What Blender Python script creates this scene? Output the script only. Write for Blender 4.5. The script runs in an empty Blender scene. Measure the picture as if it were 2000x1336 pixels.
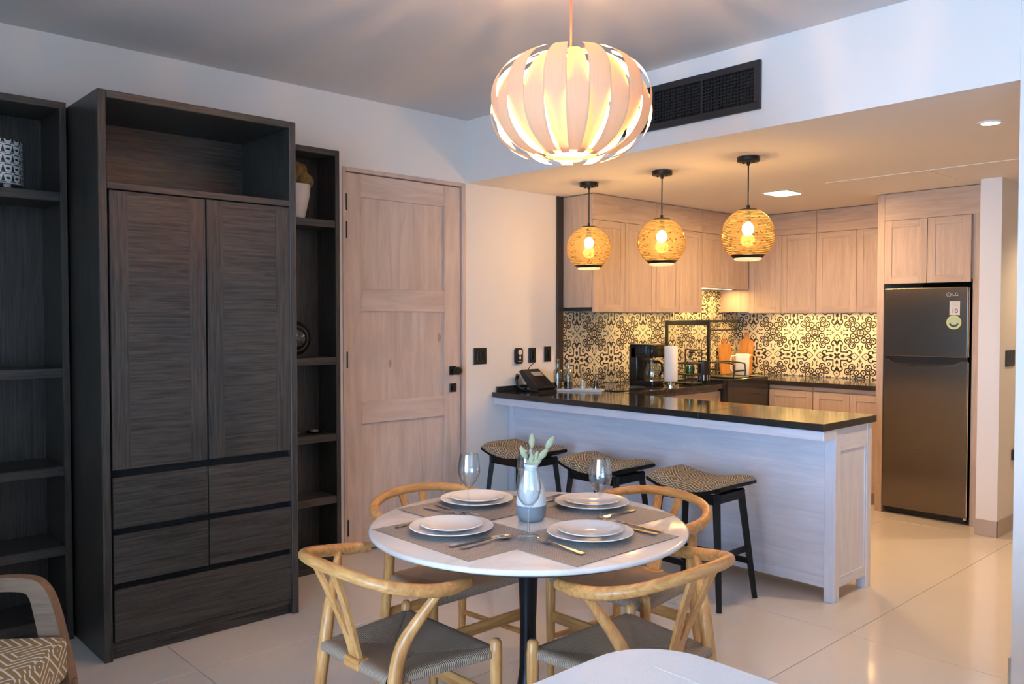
import bpy, bmesh, math, random
from mathutils import Vector, Matrix
random.seed(7)
sc = bpy.context.scene
COL = sc.collection

# ------------------------------------------------------------ camera
cam_d = bpy.data.cameras.new('camera')
cam_d.lens = 29.173
cam_d.sensor_width = 36.0
cam_d.clip_start = 0.05
cam = bpy.data.objects.new('camera', cam_d)
cam.location = (4.551, 0.0, 1.5)
cam.rotation_euler = (math.radians(90 - 1.6014), 0.0, math.radians(47.165))
COL.objects.link(cam)
sc.camera = cam

# ------------------------------------------------------------ view and world
sc.view_settings.view_transform = 'Standard'
sc.view_settings.look = 'None'
sc.view_settings.gamma = 1.0
sc.view_settings.use_curve_mapping = False
sc.view_settings.exposure = 1.95
sc.cycles.use_denoising = True
sc.cycles.max_bounces = 8
sc.cycles.transparent_max_bounces = 24
sc.cycles.sample_clamp_indirect = 6.0
sc.cycles.caustics_reflective = False
sc.cycles.caustics_refractive = False

world = bpy.data.worlds.new('world')
sc.world = world
world.use_nodes = True
bg = world.node_tree.nodes['Background']
bg.inputs[0].default_value = (0.42, 0.665, 1.0, 1)
bg.inputs[1].default_value = 7.8

WARM = (1.0, 0.58, 0.26)
WARM2 = (1.0, 0.62, 0.20)


def lamp(name, kind, loc, power, color=WARM, size=0.05, rot=(0, 0, 0), sy=None, parent=None, spot=None):
    d = bpy.data.lights.new(name, kind)
    d.energy = power
    d.color = color
    if kind == 'AREA':
        d.shape = 'RECTANGLE'
        d.size = size
        d.size_y = sy or size
    else:
        d.shadow_soft_size = size
    if kind == 'SPOT':
        d.spot_size = spot or 2.0
        d.spot_blend = 0.6
    o = bpy.data.objects.new(name, d)
    o.location = loc
    o.rotation_euler = rot
    COL.objects.link(o)
    if parent:
        o.parent = parent
    return o


# portals in the window openings of the living room (they only guide sky light)
for nm, x, w in (('window_portal', 4.5, 3.6),):
    p = lamp(nm, 'AREA', (x, -4.15, 1.2), 1, (1, 1, 1), w, (math.radians(90), 0, 0), 2.3)
    p.data.cycles.is_portal = True


# ------------------------------------------------------------ node helpers
class X:
    """a value in a node tree; arithmetic on it adds Math nodes"""
    nt = None

    def __init__(self, s):
        self.s = s

    @staticmethod
    def m(op, a, b=None, c=None):
        n = X.nt.nodes.new('ShaderNodeMath')
        n.operation = op
        for i, v in enumerate((a, b, c)):
            if v is None:
                continue
            if isinstance(v, X):
                X.nt.links.new(v.s, n.inputs[i])
            else:
                n.inputs[i].default_value = v
        return X(n.outputs[0])

    def __add__(s, o): return X.m('ADD', s, o)
    def __radd__(s, o): return X.m('ADD', o, s)
    def __sub__(s, o): return X.m('SUBTRACT', s, o)
    def __rsub__(s, o): return X.m('SUBTRACT', o, s)
    def __mul__(s, o): return X.m('MULTIPLY', s, o)
    def __rmul__(s, o): return X.m('MULTIPLY', o, s)
    def __truediv__(s, o): return X.m('DIVIDE', s, o)
    def __lt__(s, o): return X.m('LESS_THAN', s, o)
    def __gt__(s, o): return X.m('GREATER_THAN', s, o)
    def abs(s): return X.m('ABSOLUTE', s)
    def fr(s): return X.m('FRACT', s)
    def max(s, o): return X.m('MAXIMUM', s, o)
    def min(s, o): return X.m('MINIMUM', s, o)
    def sqrt(s): return X.m('SQRT', s)


def new_mat(name):
    m = bpy.data.materials.new(name)
    m.use_nodes = True
    nt = m.node_tree
    return m, nt, nt.nodes['Principled BSDF']


def mixc(nt, fac, a, b):
    n = nt.nodes.new('ShaderNodeMix')
    n.data_type = 'RGBA'
    for sock, v in ((n.inputs[0], fac), (n.inputs[6], a), (n.inputs[7], b)):
        if isinstance(v, X):
            nt.links.new(v.s, sock)
        elif hasattr(v, 'is_output'):
            nt.links.new(v, sock)
        elif isinstance(v, (int, float)):
            sock.default_value = v
        else:
            sock.default_value = (*v, 1)
    return n.outputs[2]


def plain(name, col, rough=0.5, metal=0.0, spec=None, noise=0.0, nscale=8.0, bump=0.0, bscale=60.0, coat=0.0, sheen=0.0):
    m, nt, b = new_mat(name)
    b.inputs['Base Color'].default_value = (*col, 1)
    b.inputs['Roughness'].default_value = rough
    b.inputs['Metallic'].default_value = metal
    if spec is not None:
        b.inputs['Specular IOR Level'].default_value = spec
    if coat:
        b.inputs['Coat Weight'].default_value = coat
        b.inputs['Coat Roughness'].default_value = 0.1
    if sheen:
        b.inputs['Sheen Weight'].default_value = sheen
    tc = nt.nodes.new('ShaderNodeTexCoord')
    if noise:
        n = nt.nodes.new('ShaderNodeTexNoise')
        n.inputs['Scale'].default_value = nscale
        n.inputs['Detail'].default_value = 5
        nt.links.new(tc.outputs['Object'], n.inputs['Vector'])
        c = mixc(nt, n.outputs['Fac'], tuple(v * (1 - noise) for v in col), tuple(min(1, v * (1 + noise)) for v in col))
        nt.links.new(c, b.inputs['Base Color'])
    if bump:
        n = nt.nodes.new('ShaderNodeTexNoise')
        n.inputs['Scale'].default_value = bscale
        n.inputs['Detail'].default_value = 3
        nt.links.new(tc.outputs['Object'], n.inputs['Vector'])
        bp = nt.nodes.new('ShaderNodeBump')
        bp.inputs['Strength'].default_value = bump
        bp.inputs['Distance'].default_value = 0.002
        nt.links.new(n.outputs['Fac'], bp.inputs['Height'])
        nt.links.new(bp.outputs[0], b.inputs['Normal'])
    return m


def wood(name, dark, light, axis='z', rough=0.5, stretch=14.0, scale=3.0, contrast=(0.3, 0.7), knots=0.0, bump=0.15, spec=0.35, coat=0.0):
    """grain runs along the given axis of the object"""
    m, nt, b = new_mat(name)
    tc = nt.nodes.new('ShaderNodeTexCoord')
    oi = nt.nodes.new('ShaderNodeObjectInfo')
    off = nt.nodes.new('ShaderNodeVectorMath')
    off.operation = 'MULTIPLY_ADD'
    off.inputs[1].default_value = (1, 1, 1)
    sca = nt.nodes.new('ShaderNodeVectorMath')
    sca.operation = 'SCALE'
    sca.inputs[0].default_value = (13.1, 7.7, 9.3)
    nt.links.new(oi.outputs['Random'], sca.inputs['Scale'])
    nt.links.new(tc.outputs['Object'], off.inputs[0])
    nt.links.new(sca.outputs[0], off.inputs[2])
    mp = nt.nodes.new('ShaderNodeMapping')
    s = [stretch] * 3
    s['xyz'.index(axis)] = 1.0
    mp.inputs['Scale'].default_value = s
    nt.links.new(off.outputs[0], mp.inputs['Vector'])
    n1 = nt.nodes.new('ShaderNodeTexNoise')
    n1.inputs['Scale'].default_value = scale
    n1.inputs['Detail'].default_value = 8
    n1.inputs['Roughness'].default_value = 0.65
    n1.inputs['Distortion'].default_value = 0.6
    nt.links.new(mp.outputs[0], n1.inputs['Vector'])
    n2 = nt.nodes.new('ShaderNodeTexNoise')
    n2.inputs['Scale'].default_value = 1.8
    n2.inputs['Detail'].default_value = 3
    nt.links.new(off.outputs[0], n2.inputs['Vector'])
    X.nt = nt
    f = X(n1.outputs['Fac']) * 0.75 + X(n2.outputs['Fac']) * 0.25
    rp = nt.nodes.new('ShaderNodeValToRGB')
    rp.color_ramp.elements[0].position = contrast[0]
    rp.color_ramp.elements[1].position = contrast[1]
    rp.color_ramp.elements[0].color = (*dark, 1)
    rp.color_ramp.elements[1].color = (*light, 1)
    nt.links.new(f.s, rp.inputs[0])
    out = rp.outputs[0]
    if knots:
        mp2 = nt.nodes.new('ShaderNodeMapping')
        s2 = [3.2] * 3
        s2['xyz'.index(axis)] = 1.5
        mp2.inputs['Scale'].default_value = s2
        nt.links.new(off.outputs[0], mp2.inputs['Vector'])
        v = nt.nodes.new('ShaderNodeTexVoronoi')
        v.inputs['Scale'].default_value = 1.3
        nt.links.new(mp2.outputs[0], v.inputs['Vector'])
        k = (X(v.outputs['Distance']) < 0.07) * knots
        out = mixc(nt, k, out, tuple(c * 0.45 for c in dark))
    nt.links.new(out, b.inputs['Base Color'])
    b.inputs['Roughness'].default_value = rough
    b.inputs['Specular IOR Level'].default_value = spec
    if coat:
        b.inputs['Coat Weight'].default_value = coat
        b.inputs['Coat Roughness'].default_value = 0.15
    if bump:
        bp = nt.nodes.new('ShaderNodeBump')
        bp.inputs['Strength'].default_value = bump
        bp.inputs['Distance'].default_value = 0.002
        nt.links.new(n1.outputs['Fac'], bp.inputs['Height'])
        nt.links.new(bp.outputs[0], b.inputs['Normal'])
    return m


def emit(name, col, strength):
    m, nt, b = new_mat(name)
    b.inputs['Base Color'].default_value = (*col, 1)
    b.inputs['Emission Color'].default_value = (*col, 1)
    b.inputs['Emission Strength'].default_value = strength
    return m


def clear_glass(name, tint=(1, 1, 1), refl=1.0, dens=0.0):
    """thin clear glass: transparent with a fresnel reflection"""
    m = bpy.data.materials.new(name)
    m.use_nodes = True
    nt = m.node_tree
    nt.nodes.clear()
    out = nt.nodes.new('ShaderNodeOutputMaterial')
    tr = nt.nodes.new('ShaderNodeBsdfTransparent')
    tr.inputs[0].default_value = (*tint, 1)
    gl = nt.nodes.new('ShaderNodeBsdfGlossy')
    gl.inputs['Roughness'].default_value = 0.02
    lw = nt.nodes.new('ShaderNodeLayerWeight')
    lw.inputs[0].default_value = 0.5
    X.nt = nt
    f = (X.m('POWER', X(lw.outputs['Facing']), 3.0) * 0.8 + 0.06) * refl + dens
    mx = nt.nodes.new('ShaderNodeMixShader')
    nt.links.new(f.s, mx.inputs[0])
    nt.links.new(tr.outputs[0], mx.inputs[1])
    nt.links.new(gl.outputs[0], mx.inputs[2])
    nt.links.new(mx.outputs[0], out.inputs[0])
    return m


# ------------------------------------------------------------ materials
M = {}
M['wall'] = plain('wall_paint', (0.83, 0.79, 0.755), 0.7, bump=0.05, bscale=180)
M['ceil'] = plain('ceiling_paint', (0.72, 0.70, 0.70), 0.8, bump=0.05, bscale=180)
M['kceil'] = plain('kitchen_ceiling_paint', (0.86, 0.80, 0.74), 0.75, bump=0.05, bscale=180)
M['grout'] = plain('floor_grout', (0.30, 0.24, 0.20), 0.8)
M['floor'] = plain('polished_porcelain', (0.72, 0.665, 0.615), 0.10, spec=0.55, noise=0.05, nscale=3)
M['skirt'] = plain('beige_skirting', (0.50, 0.41, 0.34), 0.35)
for a in 'xyz':
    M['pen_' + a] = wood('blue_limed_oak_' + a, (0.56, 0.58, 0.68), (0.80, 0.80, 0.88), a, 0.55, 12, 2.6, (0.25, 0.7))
    M['dark_' + a] = wood('dark_stained_oak_' + a, (0.006, 0.0058, 0.0055), (0.100, 0.085, 0.071), a, 0.36, 26, 4.2, (0.34, 0.76), spec=0.45)
    M['lime_' + a] = wood('limed_oak_' + a, (0.37, 0.265, 0.195), (0.60, 0.46, 0.36), a, 0.55, 12, 2.6, (0.25, 0.7))
    M['door_' + a] = wood('washed_pine_' + a, (0.48, 0.35, 0.285), (0.78, 0.62, 0.53), a, 0.55, 9, 1.8, (0.25, 0.72), knots=0.55)
    M['ash_' + a] = wood('oiled_ash_' + a, (0.36, 0.125, 0.028), (0.75, 0.39, 0.135), a, 0.34, 11, 4.5, (0.30, 0.66), spec=0.45, bump=0.05)
M['board'] = wood('acacia_board', (0.42, 0.17, 0.05), (0.66, 0.32, 0.10), 'z', 0.5, 8, 4)
M['arm'] = wood('walnut_arm', (0.13, 0.075, 0.045), (0.30, 0.19, 0.12), 'y', 0.45, 10, 4)
M['granite'] = plain('black_granite', (0.030, 0.026, 0.024), 0.10, spec=0.6, noise=0.5, nscale=90)
M['black'] = plain('black_metal', (0.007, 0.007, 0.007), 0.4)
M['blackwood'] = plain('black_stained_wood', (0.004, 0.004, 0.0042), 0.5, spec=0.3)
M['blackplastic'] = plain('black_plastic', (0.012, 0.011, 0.011), 0.3)
M['blackgloss'] = plain('black_gloss', (0.008, 0.008, 0.009), 0.06)
M['grille'] = plain('grille_black', (0.022, 0.020, 0.022), 0.45)
M['void'] = plain('duct_dark', (0.004, 0.004, 0.004), 0.9)
M['white'] = plain('white_ceramic', (0.80, 0.80, 0.80), 0.12, spec=0.5)
M['whitep'] = plain('white_plastic', (0.78, 0.77, 0.74), 0.35)
M['paper'] = plain('paper_towel', (0.82, 0.80, 0.76), 0.9, bump=0.3, bscale=150)
M['steel'] = plain('cutlery_steel', (0.62, 0.58, 0.55), 0.16, metal=1.0)
M['chrome'] = plain('chrome', (0.75, 0.75, 0.75), 0.08, metal=1.0)
M['cord'] = plain('copper_cord', (0.34, 0.10, 0.05), 0.5)
M['glass'] = clear_glass('clear_glass', (0.95, 0.965, 0.97), 1.4, 0.015)
M['bottle'] = clear_glass('bottle_glass', (0.86, 0.88, 0.86), 1.2, 0.02)
M['oil'] = clear_glass('olive_oil', (0.75, 0.50, 0.10), 0.6)
M['vinegar'] = plain('vinegar', (0.012, 0.006, 0.004), 0.08)
M['salt'] = plain('salt', (0.75, 0.68, 0.62), 0.7)
M['soap'] = clear_glass('green_soap', (0.12, 0.55, 0.06), 0.6)
M['pot'] = plain('pot_ceramic', (0.62, 0.57, 0.54), 0.5, noise=0.06, nscale=20)
M['moss'] = plain('dried_moss', (0.20, 0.12, 0.03), 0.9, noise=0.6, nscale=40, bump=1.0, bscale=140)
M['smoke'] = plain('smoked_glass', (0.012, 0.012, 0.011), 0.05, spec=0.9)
M['grass'] = plain('bunny_tail', (0.42, 0.44, 0.26), 0.9, noise=0.25, nscale=120, bump=1.0, bscale=300, sheen=0.5)
M['stem'] = plain('dry_stem', (0.34, 0.34, 0.18), 0.8)
M['vasegrey'] = plain('vase_grey', (0.20, 0.22, 0.25), 0.55, noise=0.1, nscale=40)
M['vasewhite'] = plain('vase_white', (0.72, 0.72, 0.72), 0.45)
M['linen'] = plain('sofa_linen', (0.78, 0.78, 0.80), 0.85, sheen=0.3, bump=0.5, bscale=350)
M['frost'] = plain('frosted_lens', (0.9, 0.85, 0.75), 0.4)
M['bulb'] = emit('bulb_glow', (1.0, 0.80, 0.50), 14.0)
M['bigbulb'] = emit('big_bulb_glow', (1.0, 0.80, 0.52), 16.0)
M['led'] = emit('led_panel', (1.0, 0.86, 0.55), 9.0)
M['ledstrip'] = emit('led_strip', (1.0, 0.72, 0.30), 6.0)
M['gold'] = plain('gold_trim', (0.60, 0.45, 0.2), 0.3, metal=1.0)
M['sticker'] = plain('sticker_white', (0.62, 0.58, 0.56), 0.5)
M['stickery'] = plain('sticker_yellow', (0.62, 0.60, 0.15), 0.5)
M['stickerg'] = plain('sticker_pale_green', (0.40, 0.55, 0.38), 0.5)
M['stickerdk'] = plain('sticker_dark', (0.04, 0.05, 0.05), 0.5)
M['silver'] = plain('silver_print', (0.55, 0.53, 0.52), 0.35, metal=0.6)
M['greybase'] = plain('table_underside', (0.09, 0.085, 0.08), 0.5)
M['tubetop'] = plain('pedestal_black', (0.005, 0.005, 0.006), 0.35, spec=0.3)


def marble():
    m, nt, b = new_mat('white_marble')
    tc = nt.nodes.new('ShaderNodeTexCoord')
    n = nt.nodes.new('ShaderNodeTexNoise')
    n.inputs['Scale'].default_value = 2.2
    n.inputs['Detail'].default_value = 9
    n.inputs['Distortion'].default_value = 1.6
    nt.links.new(tc.outputs['Object'], n.inputs['Vector'])
    X.nt = nt
    v = (X(n.outputs['Fac']) - 0.5).abs() * 14.0
    v = (1.0 - v).max(0.0)
    c = mixc(nt, v * 0.35, (0.80, 0.76, 0.73), (0.58, 0.52, 0.48))
    nt.links.new(c, b.inputs['Base Color'])
    b.inputs['Roughness'].default_value = 0.12
    b.inputs['Specular IOR Level'].default_value = 0.5
    return m


M['marble'] = marble()


def stainless():
    m, nt, b = new_mat('brushed_stainless')
    tc = nt.nodes.new('ShaderNodeTexCoord')
    mp = nt.nodes.new('ShaderNodeMapping')
    mp.inputs['Scale'].default_value = (3, 3, 260)
    nt.links.new(tc.outputs['Object'], mp.inputs['Vector'])
    n = nt.nodes.new('ShaderNodeTexNoise')
    n.inputs['Scale'].default_value = 3
    n.inputs['Detail'].default_value = 4
    nt.links.new(mp.outputs[0], n.inputs['Vector'])
    c = mixc(nt, n.outputs['Fac'], (0.16, 0.132, 0.105), (0.225, 0.19, 0.155))
    nt.links.new(c, b.inputs['Base Color'])
    b.inputs['Metallic'].default_value = 1.0
    b.inputs['Roughness'].default_value = 0.24
    b.inputs['Anisotropic'].default_value = 0.5
    return m


M['stainless'] = stainless()


def woven(name, ca, cb, pitch=0.0045, uv=True, bumps=0.6):
    """cords side by side; u of the UV map counts metres across the cords"""
    m, nt, b = new_mat(name)
    tc = nt.nodes.new('ShaderNodeTexCoord')
    sp = nt.nodes.new('ShaderNodeSeparateXYZ')
    nt.links.new(tc.outputs['UV'], sp.inputs[0])
    X.nt = nt
    u = (X(sp.outputs[0]) / pitch).fr()
    h = 1.0 - ((u - 0.5).abs() * 2.0)
    h = (h * (2.0 - h)).max(0.0)
    n = nt.nodes.new('ShaderNodeTexNoise')
    n.inputs['Scale'].default_value = 160
    nt.links.new(tc.outputs['UV'], n.inputs['Vector'])
    f = h * 0.75 + X(n.outputs['Fac']) * 0.25
    c = mixc(nt, f, ca, cb)
    nt.links.new(c, b.inputs['Base Color'])
    b.inputs['Roughness'].default_value = 0.8
    bp = nt.nodes.new('ShaderNodeBump')
    bp.inputs['Strength'].default_value = bumps
    bp.inputs['Distance'].default_value = 0.002
    nt.links.new(h.s, bp.inputs['Height'])
    nt.links.new(bp.outputs[0], b.inputs['Normal'])
    return m


M['papercord'] = woven('paper_cord', (0.10, 0.062, 0.040), (0.47, 0.325, 0.225), 0.0066, bumps=0.9)


def placemat():
    m, nt, b = new_mat('woven_vinyl')
    tc = nt.nodes.new('ShaderNodeTexCoord')
    sp = nt.nodes.new('ShaderNodeSeparateXYZ')
    nt.links.new(tc.outputs['Object'], sp.inputs[0])
    X.nt = nt
    a = ((X(sp.outputs[0]) / 0.0075).fr() > 0.40)
    c_ = ((X(sp.outputs[1]) / 0.0075).fr() > 0.40)
    n = nt.nodes.new('ShaderNodeTexNoise')
    n.inputs['Scale'].default_value = 60
    nt.links.new(tc.outputs['Object'], n.inputs['Vector'])
    f = (a * c_) * 0.7 + X(n.outputs['Fac']) * 0.3
    c = mixc(nt, f, (0.17, 0.145, 0.125), (0.56, 0.50, 0.455))
    nt.links.new(c, b.inputs['Base Color'])
    b.inputs['Roughness'].default_value = 0.55
    return m


M['mat'] = placemat()


def maze(name, ground, line, cell, coord='UV', lw=0.30):
    """concentric diamonds and broken chevrons, like a woven fret pattern"""
    m, nt, b = new_mat(name)
    tc = nt.nodes.new('ShaderNodeTexCoord')
    sp = nt.nodes.new('ShaderNodeSeparateXYZ')
    nt.links.new(tc.outputs[coord], sp.inputs[0])
    X.nt = nt
    u = X(sp.outputs[0]) / cell
    v = X(sp.outputs[1]) / cell
    iu, iv = X.m('FLOOR', u), X.m('FLOOR', v)
    fu, fv = (u.fr() - 0.5), (v.fr() - 0.5)
    par = X.m('FLOORED_MODULO', iu + iv * 3.0, 5.0) < 1.5          # which cells carry the broken motif
    dia = fu.abs() + fv.abs()
    chev = fu + fv.abs()
    rot = X.m('FLOORED_MODULO', iu * 2.0 + iv, 3.0) < 0.5
    chev2 = fv + fu.abs()
    ch = chev * rot + chev2 * (1.0 - rot)
    d = ch * par + dia * (1.0 - par)
    ln = ((d * 4.0 + 0.15).fr() < lw)
    c = mixc(nt, ln, ground, line)
    nt.links.new(c, b.inputs['Base Color'])
    b.inputs['Roughness'].default_value = 0.85
    bp = nt.nodes.new('ShaderNodeBump')
    bp.inputs['Strength'].default_value = 0.4
    bp.inputs['Distance'].default_value = 0.002
    nt.links.new(ln.s, bp.inputs['Height'])
    nt.links.new(bp.outputs[0], b.inputs['Normal'])
    return m


M['stoolfab'] = maze('stool_fret_fabric', (0.155, 0.115, 0.065), (0.66, 0.58, 0.42), 0.088, lw=0.32)
M['chairfab'] = maze('armchair_fret_fabric', (0.30, 0.20, 0.085), (0.74, 0.72, 0.68), 0.125, lw=0.28)


def drum_pattern():
    m, nt, b = new_mat('drum_print')
    tc = nt.nodes.new('ShaderNodeTexCoord')
    sp = nt.nodes.new('ShaderNodeSeparateXYZ')
    nt.links.new(tc.outputs['UV'], sp.inputs[0])
    X.nt = nt
    u = X(sp.outputs[0])
    v = X(sp.outputs[1])
    row = X.m('FLOOR', v)
    uu = (u + row * 0.0).fr() - 0.5
    vv = v.fr() - 0.5
    # ovals and little wedges between wavy white bands
    e1 = ((uu * uu) / 0.058 + ((vv + 0.02) * (vv + 0.02)) / 0.015) < 1.0
    u2 = (uu.abs() - 0.5).abs()
    e2 = (u2 < (0.46 - vv) * 0.24) * ((vv - 0.02).abs() < 0.34)
    ln = ((vv - 0.40).abs() < 0.05) * (uu.abs() < 0.36)
    wd = ((vv + 0.40).abs() < 0.045) * (u2 < 0.30)
    d = e1.max(e2).max(ln).max(wd)
    c = mixc(nt, d, (0.72, 0.72, 0.71), (0.008, 0.012, 0.012))
    nt.links.new(c, b.inputs['Base Color'])
    b.inputs['Roughness'].default_value = 0.4
    return m


M['drum'] = drum_pattern()


def encaustic(name, ua, u0, v0, P=0.425):
    """printed cement tile: one pattern over two by two tiles, eightfold about each cross"""
    m, nt, b = new_mat(name)
    g = nt.nodes.new('ShaderNodeNewGeometry')
    sp = nt.nodes.new('ShaderNodeSeparateXYZ')
    nt.links.new(g.outputs['Position'], sp.inputs[0])
    X.nt = nt
    a = (((X(sp.outputs[ua]) - u0) / P + 100.5).fr() - 0.5).abs()
    c = (((X(sp.outputs[2]) - v0) / P + 100.5).fr() - 0.5).abs()
    x, y = a.max(c), a.min(c)

    def dist(cx, cy):
        dx, dy = x - cx, y - cy
        return (dx * dx + dy * dy).sqrt()

    def ell(cx, cy, rx, ry):
        dx, dy = (x - cx) / rx, (y - cy) / ry
        return (dx * dx + dy * dy) < 1.0

    def dot(cx, cy, r): return dist(cx, cy) < r
    def ring(cx, cy, r, w=0.012): return (dist(cx, cy) - r).abs() < w
    W = 0.0130
    s = (x + y) * 0.7071
    t = (x - y) * 0.7071
    parts = []
    # dark star on the cross centre, diagonal petals
    ds, dt = (s - 0.045) / 0.04, t / 0.022
    parts.append((ds * ds + dt * dt) < 1.0)
    # tulips on the axes with pointed tips
    parts.append(((y / 0.034) + ((x - 0.125) / 0.05).abs()) < 1.0)
    parts.append(((y - 0.022).abs() < 0.012) * ((x - 0.15).abs() < 0.016))
    parts.append((y < 0.006) * (x > 0.15) * (x < 0.24))
    # stepped outline of the cross
    parts.append(((y - 0.088).abs() < W) * (x > 0.080) * (x < 0.225))
    parts.append(dot(0.228, 0.082, 0.021))
    # heart lobes and diamond on the axis
    parts.append(ring(0.268, 0.062, 0.058, W) * ((x > 0.262) + (y > 0.09)).min(1.0))
    parts.append((((y) - (x - 0.225) * 0.55).abs() < W) * (x > 0.225) * (x < 0.315))
    parts.append(((((x - 0.375) * 0.85).abs() + y - 0.078).abs() < 0.010) * (x > 0.30))
    parts.append(dot(0.372, 0.0, 0.016))
    # small rings on the diagonal
    parts.append(ring(0.180, 0.180, 0.030, 0.011))
    # spirals
    parts.append(ring(0.325, 0.235, 0.066, W))
    parts.append(ell(0.335, 0.228, 0.026, 0.034) * (1.0 - dot(0.322, 0.245, 0.017)))
    parts.append(ring(0.325, 0.235, 0.036, 0.010) * (y > 0.232))
    # leaves beside the tile edge
    parts.append(ell(0.448, 0.185, 0.022, 0.055) * (1.0 - dot(0.418, 0.178, 0.036)))
    # curls around the rosette
    parts.append(ring(0.425, 0.345, 0.056, 0.0125))
    parts.append(ell(0.425, 0.345, 0.016, 0.024))
    parts.append(ring(0.5, 0.5, 0.072, 0.0125))
    parts.append(dot(0.5, 0.5, 0.034) * (1.0 - dot(0.5, 0.5, 0.012)))
    parts.append(dot(0.425, 0.425, 0.014))
    parts.append(ring(0.5, 0.40, 0.046, 0.010))
    d = parts[0]
    for q in parts[1:]:
        d = d.max(q)
    gr = dot(0.5, 0.098, 0.040) * (((x - 0.5).abs() < 0.013) + ((y - 0.098).abs() < 0.013) + (dist(0.5, 0.098) < 0.024)).min(1.0)
    n = nt.nodes.new('ShaderNodeTexNoise')
    n.inputs['Scale'].default_value = 14
    nt.links.new(g.outputs['Position'], n.inputs['Vector'])
    base = mixc(nt, n.outputs['Fac'], (0.60, 0.52, 0.38), (0.74, 0.66, 0.50))
    col = mixc(nt, gr, base, (0.10, 0.115, 0.045))
    col = mixc(nt, d.min(1.0), col, (0.022, 0.014, 0.010))
    nt.links.new(col, b.inputs['Base Color'])
    b.inputs['Roughness'].default_value = 0.35
    return m


M['tileL'] = encaustic('patterned_tile_side', 1, 4.923, 1.165)
M['tileR'] = encaustic('patterned_tile_back', 0, 0.186, 1.163)


def veneer():
    m = bpy.data.materials.new('ash_veneer')
    m.use_nodes = True
    nt = m.node_tree
    nt.nodes.clear()
    out = nt.nodes.new('ShaderNodeOutputMaterial')
    tc = nt.nodes.new('ShaderNodeTexCoord')
    mp = nt.nodes.new('ShaderNodeMapping')
    mp.inputs['Scale'].default_value = (90, 2.5, 1)
    nt.links.new(tc.outputs['UV'], mp.inputs[0])
    n = nt.nodes.new('ShaderNodeTexNoise')
    n.inputs['Scale'].default_value = 1.0
    n.inputs['Detail'].default_value = 4
    nt.links.new(mp.outputs[0], n.inputs['Vector'])
    c = mixc(nt, n.outputs['Fac'], (0.46, 0.29, 0.185), (0.70, 0.49, 0.34))
    df = nt.nodes.new('ShaderNodeBsdfDiffuse')
    tl = nt.nodes.new('ShaderNodeBsdfTranslucent')
    nt.links.new(c, df.inputs[0])
    nt.links.new(c, tl.inputs[0])
    mx = nt.nodes.new('ShaderNodeMixShader')
    mx.inputs[0].default_value = 0.012
    nt.links.new(df.outputs[0], mx.inputs[1])
    nt.links.new(tl.outputs[0], mx.inputs[2])
    nt.links.new(mx.outputs[0], out.inputs[0])
    return m


M['veneer'] = veneer()
nt_ = M['frost'].node_tree
nt_.nodes['Principled BSDF'].inputs['Transmission Weight'].default_value = 0.0
fd, ft, fm_, fo = nt_.nodes.new('ShaderNodeBsdfDiffuse'), nt_.nodes.new('ShaderNodeBsdfTranslucent'), nt_.nodes.new('ShaderNodeMixShader'), nt_.nodes['Material Output']
for s_ in (fd, ft):
    s_.inputs[0].default_value = (0.9, 0.86, 0.76, 1)
fm_.inputs[0].default_value = 0.6
nt_.links.new(fd.outputs[0], fm_.inputs[1])
nt_.links.new(ft.outputs[0], fm_.inputs[2])
nt_.links.new(fm_.outputs[0], fo.inputs[0])


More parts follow.
